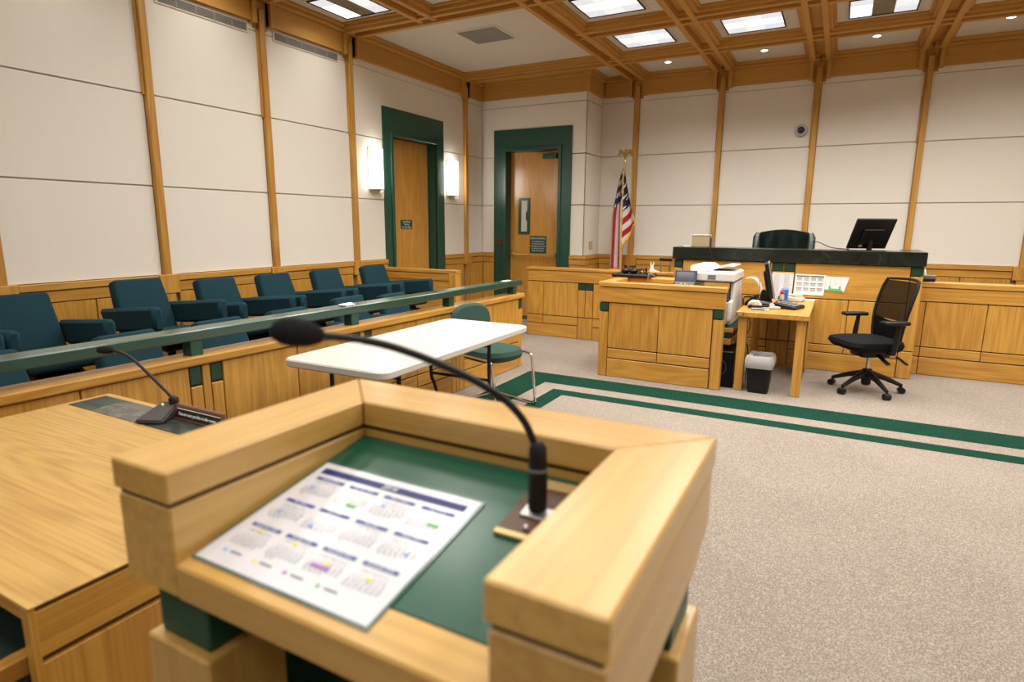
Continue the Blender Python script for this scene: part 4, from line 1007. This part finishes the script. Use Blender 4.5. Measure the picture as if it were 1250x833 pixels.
dc = thing('dome_camera', 'white and black dome security camera high on the back wall', 'camera', (-.565, YB, 2.67))
MB().tube([(-.565, YB-.001, 2.67), (-.565, YB-.03, 2.67), (-.565, YB-.045, 2.67)], [.078, .076, .06], 24).build('housing', DOME, dc, True)
MB().sphere((-.565, YB-.045, 2.67), .045, .05, .045).build('dome', SCREEN, dc, True)
ol = thing('switch_plate', 'brass double switch plate on the narrow return wall near the flag', 'switch', (XR, 8.56, 1.15))
bx('plate', XR+.001, XR+.009, 8.48, 8.62, 1.095, 1.215, BRASSP, ol, .003)
for y in (8.50, 8.56):
    for z in (1.11, 1.16): bx('rocker', XR+.009, XR+.014, y, y+.04, z, z+.035, BEIGE, ol, .002)
cv = thing('ceiling_vent', 'square grey ceiling vent in the large coffer above the left door', 'air vent', (-3.74, 6.33, ZC))
bx('frame', -4.02, -3.47, 6.02, 6.555, ZC-.006, ZC-.0005, CEILP, cv, .002)
bx('grille', -3.985, -3.505, 6.055, 6.52, ZC-.009, ZC-.005, GREYVENT, cv, 0)
for k in range(12): bx('slat', -3.985, -3.505, 6.07+.037*k, 6.082+.037*k, ZC-.014, ZC-.009, GREYVENT, cv, 0)
def troffer(x, y, dark, label, hx=.285, hy=.265):
    t = thing('ceiling_light', label, 'ceiling light', (x, y, ZC), 0, 'square ceiling lights in the coffers')
    z = ZC
    MB().box(x-hx-.04, x+hx+.04, y-hy-.04, y+hy+.04, z-.004, z-.0005, .001).build('trim_frame', CEILP, t)
    for a in ((x-hx-.012, x-hx, y-hy-.012, y+hy+.012), (x+hx, x+hx+.012, y-hy-.012, y+hy+.012), (x-hx, x+hx, y-hy-.012, y-hy), (x-hx, x+hx, y+hy, y+hy+.012)):
        bx('rim', *a, z-.016, z-.003, BLACK, t, 0)
    for i in range(3):
        for j in range(3):
            w_, h_ = 2*hx/3, 2*hy/3
            bx('lens', x-hx+w_*i+.002, x-hx+w_*(i+1)-.002, y-hy+h_*j+.002, y-hy+h_*(j+1)-.002, z-.010, z-.004, LENSD if dark and i == 1 else (LENSM if (j == 1 if not dark else (i == 0 and j > 0)) else (LENSP, LENSQ)[(i+j) % 2]), t, 0)
troffer(-4.45, 4.86, True, 'square ceiling light with a dark centre strip by the left wall')
troffer(-2.19, 5.985, False, 'fully lit square ceiling light at the top centre, nearer the camera')
troffer(-2.17, 7.19, False, 'fully lit square ceiling light in the coffer nearest the flag')
troffer(-1.01, 7.19, False, 'fully lit square ceiling light above the left end of the bench')
troffer(.165, 7.21, True, 'square ceiling light with a dark centre strip at the upper right')
dn_lab = ['recessed downlight nearest the flag', 'recessed downlight above the judge chair', 'recessed downlight above the bench monitor', 'recessed downlight at the upper right corner']
for (x, y), lb_ in zip(((-2.19, 8.32), (-1.02, 8.32), (.155, 8.28), (1.32, 8.18)), dn_lab):
    t = thing('downlight', lb_+' in the back ceiling strip', 'ceiling light', (x, y, ZC), 0, 'recessed downlights along the back wall')
    MB().lathe([(.046, -.008), (.052, -.004), (.052, -.0005)], (x, y, ZC), 20).build('trim_ring', SILVER, t, True)
    MB().lathe([(.034, -.011), (.040, -.008)], (x, y, ZC), 20).build('lens', DOWNL, t)

# ================================================================== COUNSEL TABLE (left) and what stands on it
ct = thing('counsel_table', 'oak counsel table with a marble inset at the left foreground', 'table', (-1.9, .87, 0))
TX0, TX1, TY0, TY1, TZ = -2.575, -1.228, .438, 1.30, .76
bx('table_top', TX0, TX1, TY0, TY1, TZ-.004, TZ, TBL, ct, .0008)
bx('top_core', TX0+.01, TX1-.016, TY0+.004, TY1-.01, TZ-.030, TZ-.004, DARKREC, ct, 0)
bx('side_panel', TX1-.035, TX1-.003, TY0+.002, TY1, .6525, TZ-.0155, OY, ct, .001)
bx('side_groove', TX1-.034, TX1-.014, TY0+.01, TY1-.002, .636, .654, DARKREC, ct, 0)
bx('side_panel', TX1-.035, TX1-.003, TY0+.002, TY1, .02, .638, OZ, ct, .001)
bx('side_panel', TX0, TX0+.035, TY0+.002, TY1, .02, TZ-.004, OZ, ct, .001)
bx('front_stile', TX1-.030, TX1-.002, TY0, TY0+.012, .02, TZ-.0045, OZ, ct, .001)
bx('front_rail', TX0, TX1-.030, TY0, TY0+.012, TZ-.030, TZ-.0045, OX, ct, .001)
bx('back_panel', TX0+.035, TX1-.036, TY1-.05, TY1-.02, .02, TZ-.030, DKG, ct, 0)
bx('inner_side', TX1-.050, TX1-.0355, TY0+.012, TY1-.05, .02, TZ-.030, DKG, ct, 0)
bx('drawer_rail', TX1-.085, TX1-.052, .10, 1.0, .600, .640, OY, ct, .002)
bx('drawer_slide', TX1-.0515, TX1-.036, .30, 1.0, .585, .602, BLACK, ct, .001)
bx('drawer_floor', TX0+.2, TX1-.085, .11, 1.0, .600, .610, DKG, ct, 0)
bx('drawer_front', TX0+.2, TX1-.052, .085, .10, .590, .655, OX, ct, .002)
for i, (a, b_, mt) in enumerate(((-2.545, -2.395, MARBLE3), (-2.395, -2.12, MARBLE2), (-2.12, -1.70, MARBLE3), (-1.70, -1.26, MARBLE2))):
    bx('marble_tile', a+.001, b_-.001, 1.135, 1.272, TZ-.002, TZ+.002, mt, ct, .001)
tm = thing('table_microphone', 'slim black gooseneck microphone on a wedge base on the counsel table', 'microphone', (-2.06, 1.19, TZ+.002), 0)
z = TZ+.002
b = bmesh.new()
v = [b.verts.new(p) for p in ((-2.10, 1.125, z), (-2.0, 1.165, z), (-2.055, 1.275, z), (-2.125, 1.25, z), (-2.10, 1.125, z+.010), (-2.0, 1.165, z+.012), (-2.050, 1.27, z+.052), (-2.115, 1.245, z+.050))]
for f in ((0, 1, 2, 3), (4, 5, 6, 7), (0, 1, 5, 4), (1, 2, 6, 5), (2, 3, 7, 6), (3, 0, 4, 7)): b.faces.new([v[i] for i in f])
bmesh.ops.recalc_face_normals(b, faces=b.faces)
bmesh.ops.bevel(b, geom=list(b.edges), offset=.006, segments=2, affect='EDGES')
q = MB(); q._merge(b); q.build('base', plain('charcoal_plastic', (.055, .048, .052), .35), tm, True)
MB().lathe([(.017, 0), (.017, .02), (.009, .03)], (-2.066, 1.255, z+.042), 12).build('socket', BLACK, tm, True)
MB().sphere((-2.085, 1.225, z+.045), .004).build('status_light', LED, tm)
gp = spl([(-2.066, 1.255, z+.06), (-2.15, 1.25, z+.115), (-2.26, 1.24, z+.185), (-2.31, 1.23, z+.208), (-2.36, 1.222, z+.214)], 8)
MB().tube(gp, .0055, 8).build('gooseneck', BLACK, tm, True)
MB().tube([(-2.355, 1.223, z+.2135), (-2.368, 1.221, z+.215), (-2.40, 1.216, z+.214), (-2.428, 1.212, z+.211), (-2.436, 1.211, z+.21)], [.006, .013, .016, .013, .005], 10).build('windscreen', FOAM, tm, True)
np_ = thing('name_plate', 'brown desk plate holder with white lettering beside the slim microphone', 'name plate', (-1.90, 1.27, TZ), 0)
MB().prism([(1.225, TZ+.0025), (1.262, TZ+.0025), (1.262, TZ+.050), (1.250, TZ+.050)], 'x', -2.045, -1.79, .002).build('holder', WALNUT, np_)
e1, e2 = Vector((1, 0, 0)), Vector((0, .025, .0475)).normalized()
ctr = Vector((-1.908, 1.2367, TZ+.0262))
MB().boxm(frame(ctr, e1, e2), .118, .018, .001).build('plate', BLACK, np_)
MB().boxm(frame(ctr+e2*.014+Vector((0, -.0015, 0)), e1, e2), .118, .0012, .0006).build('white_rule', WHITETXT, np_)
text('lettering', 'You are not yet live in the room', .0155, frame(ctr-e2*.003+Vector((0, -.0018, 0)), e1, e2), WHITETXT, np_)
tag(MB().box(-1.80, -1.765, 1.20, 1.225, TZ+.002, TZ+.008, .001).build('eraser', PAPER), 'small white slip lying before the brown name plate', 'paper slip')

# ================================================================== LECTERN (foreground)
lc = thing('lectern', 'pale wood lectern with a sloped green top in the foreground', 'lectern', (-.468, .64, 0))
A0, A1, B0, B1, RW, ZT = -.810, -.127, .400, .866, .116, 1.150
def mitre(name, pts, z0, z1, mat): return MB().prism(pts, 'z', z0, z1, .0028).build(name, mat, lc)
g = .0006
mitre('top_rail', [(A0, B0), (A0+RW, B0), (A0+RW, B1-RW-g), (A0, B1-g)], ZT-.043, ZT, LY)
mitre('top_rail', [(A1-RW, B0), (A1, B0), (A1, B1-g), (A1-RW, B1-RW-g)], ZT-.043, ZT, LY)
mitre('top_rail', [(A0+g, B1), (A1-g, B1), (A1-RW-g, B1-RW), (A0+RW+g, B1-RW)], ZT-.043, ZT, LX)
bx('shadow_gap', A0+.006, A0+RW-.006, B0+.006, B1-.006, ZT-.050, ZT-.042, DARKREC, lc, 0)
bx('shadow_gap', A1-RW+.006, A1-.006, B0+.006, B1-.006, ZT-.050, ZT-.042, DARKREC, lc, 0)
bx('shadow_gap', A0+RW-.006, A1-RW+.006, B1-RW+.006, B1-.006, ZT-.050, ZT-.042, DARKREC, lc, 0)
SL = .18; Y1 = B1-RW
zt = lambda y: 1.088 - SL*(Y1 - y)
yn = B0
for xa, xb in ((A0+.003, A0+RW-.003), (A1-RW+.003, A1-.003)):
    MB().prism([(yn+.003, .978), (yn+.003, ZT-.050), (B1-.004, ZT-.050), (B1-.004, 1.02), (B1-.10, .985)], 'x', xa, xb, .003).build('cheek_block', LY, lc)
MB().prism([(A0+RW, .985), (A1-RW, .985), (A1-RW, ZT-.050), (A0+RW, ZT-.050)], 'y', B1-RW+.004, B1-.005).build('front_block', LX, lc)
# sloped top and near ledge
MB().prism([(yn+.058, zt(yn+.058)-.02), (yn+.058, zt(yn+.058)), (Y1+.002, zt(Y1+.002)), (Y1+.002, zt(Y1)-.02)], 'x', A0+RW-.001, A1-RW+.001).build('green_top', GREENTOP, lc)
MB().prism([(yn+.002, .978), (yn+.002, zt(yn)+.001), (yn+.0575, zt(yn+.0575)+.001), (yn+.0575, .978)], 'x', A0+RW-.002, A1-RW+.002, .003).build('near_ledge', LX, lc)
# body
for xa, xb, nm in ((A0+.02, A0+.125, 0), (A1-.125, A1-.02, 1)):
    e = .014
    for ya, yb, zt_ in ((yn+.03, yn+.125, .979), (B1-.135, B1-.03, 1.0)):
        bx('green_neck', xa, xb, ya, yb, .884, zt_, NECKG, lc)
        bx('corner_post', xa-e, xb+e, ya-e, yb+e, .04, .884, LZ, lc, .003)
    bx('side_panel', xa+.03, xb-.03, yn+.139, B1-.149, .05, .96, GREEN, lc, 0)
bx('front_panel', A0+.14, A1-.14, B1-.09, B1-.05, .05, .985, LZ, lc)
bx('inner_back', A0+.14, A1-.14, B1-.10, B1-.091, .05, .985, GREEN, lc, 0)
bx('plinth', A0+.02, A1-.02, yn+.05, B1-.02, 0, .05, DARKREC, lc)
# brass and brown microphone plate, set in the slope
def slope(x, y, dz=0): return Vector((x, y, zt(y)+dz))
sx_, sy_ = Vector((1, 0, 0)), Vector((0, 1, SL)).normalized()
mp_ = thing('microphone_plate', 'brown metal mounting plate with pale edges let into the green lectern top', 'mounting plate', tuple(slope(-.30, .665)))
def pl_box(name, xa, xb, ya, yb, h0, h1, mat, par, bev=0):
    c = slope((xa+xb)/2, (ya+yb)/2, (h0+h1)/2)
    return MB().boxm(frame(c, sx_, sy_), (xb-xa)/2, (yb-ya)/2, (h1-h0)/2, bev).build(name, mat, par)
pl_box('plate', -.352, -.245, .614, .735, .0005, .003, BROWNP, mp_)
pl_box('edge_strip', -.352, -.245, .606, .616, .0005, .006, BRASSP, mp_, .001); pl_box('edge_strip', -.352, -.245, .716, .737, .0005, .005, BRASSP, mp_, .001)
pl_box('socket_plate', -.336, -.290, .648, .672, .003, .007, SILVER, mp_, .001)
for x, y in ((-.315, .626), (-.285, .724)): MB().sphere(slope(x, y, .006), .0045).build('screw', SILVER, mp_)
gm = thing('lectern_microphone', 'black gooseneck microphone with foam head rising from the lectern', 'microphone', tuple(slope(-.319, .668)))
base = slope(-.319, .668, .006)
MB().tube([base, base+Vector((-.002, .004, .035)), base+Vector((-.004, .007, .066)), base+Vector((-.005, .009, .082)), base+Vector((-.006, .009, .09))], [.0125, .0130, .0125, .0120, .007], 14).build('connector', BLACK, gm, True)
MB().tube([base+Vector((-.0035, .006, .050)), base+Vector((-.0037, .0065, .054))], .0138, 14).build('connector_ring', GREYP, gm, True)
NECK = [Vector(p) for p in ((-.3283, .679, 1.1612), (-.340, .6676, 1.1968), (-.3582, .6515, 1.2262), (-.3807, .6315, 1.2487), (-.4039, .6103, 1.2675), (-.4352, .5849, 1.2869), (-.4652, .5594, 1.3028), (-.4935, .5337, 1.3134), (-.5207, .4956, 1.3225))]
MB().tube(spl([base+Vector((-.006, .009, .086))]+NECK, 8), [.0052]*(8*(len(NECK)-1)) + [.0046]*9, 10).build('gooseneck', BLACK, gm, True)
hd = Vector(NECK[-1]); dr = (Vector(NECK[-1])-Vector(NECK[-2])).normalized()
MB().tube([hd-dr*.004, hd+dr*.002, hd+dr*.012, hd+dr*.030, hd+dr*.042, hd+dr*.051, hd+dr*.054], [.007, .011, .015, .0168, .015, .0095, .003], 18).build('windscreen', FOAM, gm, True)
# laminated calendar lying on the slope
ca = thing('year_calendar', 'laminated white 2016 year calendar lying on the green lectern top', 'calendar', tuple(slope(-.55, .57)), 0)
pc = [(-.6907, .6542, 1.0708), (-.4039, .6538, 1.0707), (-.3934, .4229, 1.0291), (-.6807, .425, 1.0295)]
ctr = sum((Vector(p) for p in pc), Vector())/4
ex = ((Vector(pc[1])-Vector(pc[0]))+(Vector(pc[2])-Vector(pc[3]))).normalized()
eyv = ((Vector(pc[0])-Vector(pc[3]))+(Vector(pc[1])-Vector(pc[2]))).normalized(); nz = ex.cross(eyv).normalized(); eyv = nz.cross(ex)
wd = ((Vector(pc[1])-Vector(pc[0])).length + (Vector(pc[2])-Vector(pc[3])).length)/2
ht = ((Vector(pc[0])-Vector(pc[3])).length + (Vector(pc[1])-Vector(pc[2])).length)/2
CM = frame(ctr + nz*.0030, ex, eyv)
MB().boxm(CM @ Matrix.Translation((0, 0, -.0008)), wd/2+.004, ht/2+.004, .0005).build('laminate', LAMEDGE, ca)
MB().boxm(CM, wd/2, ht/2, .0006).build('sheet', LAM, ca)
cal_print(ca, CM @ Matrix.Translation((0, 0, .0007)), wd, ht, INKB, INKB2, True, False,
          [(1, .03, -.10, GRN, .03), (3, .04, -.06, GRN, .03), (8, .0, .02, YEL, .012), (9, -.0, .02, YEL, .012), (10, .0, -.03, YEL, .012), (10, -.02, -.06, PUR, .05), (11, .0, -.03, YEL, .012),
           (0, -.05, -.04, LBL, .008), (2, -.05, -.02, LBL, .008), (4, -.05, -.05, LBL, .008), (7, .05, -.06, LBL, .008), (5, -.04, -.08, LBL, .008)])
for k, mt in enumerate((LBL, YEL, PUR, GRN)):
    MB().boxm(CM @ Matrix.Translation((-wd*.40+wd*.19*k, -ht*.40, .0008)), wd*.010, ht*.010, .0003).build('legend_dot', mt, ca)
    MB().boxm(CM @ Matrix.Translation((-wd*.33+wd*.19*k, -ht*.40, .0008)), wd*.035, ht*.006, .0002).build('legend_text', INKG, ca)
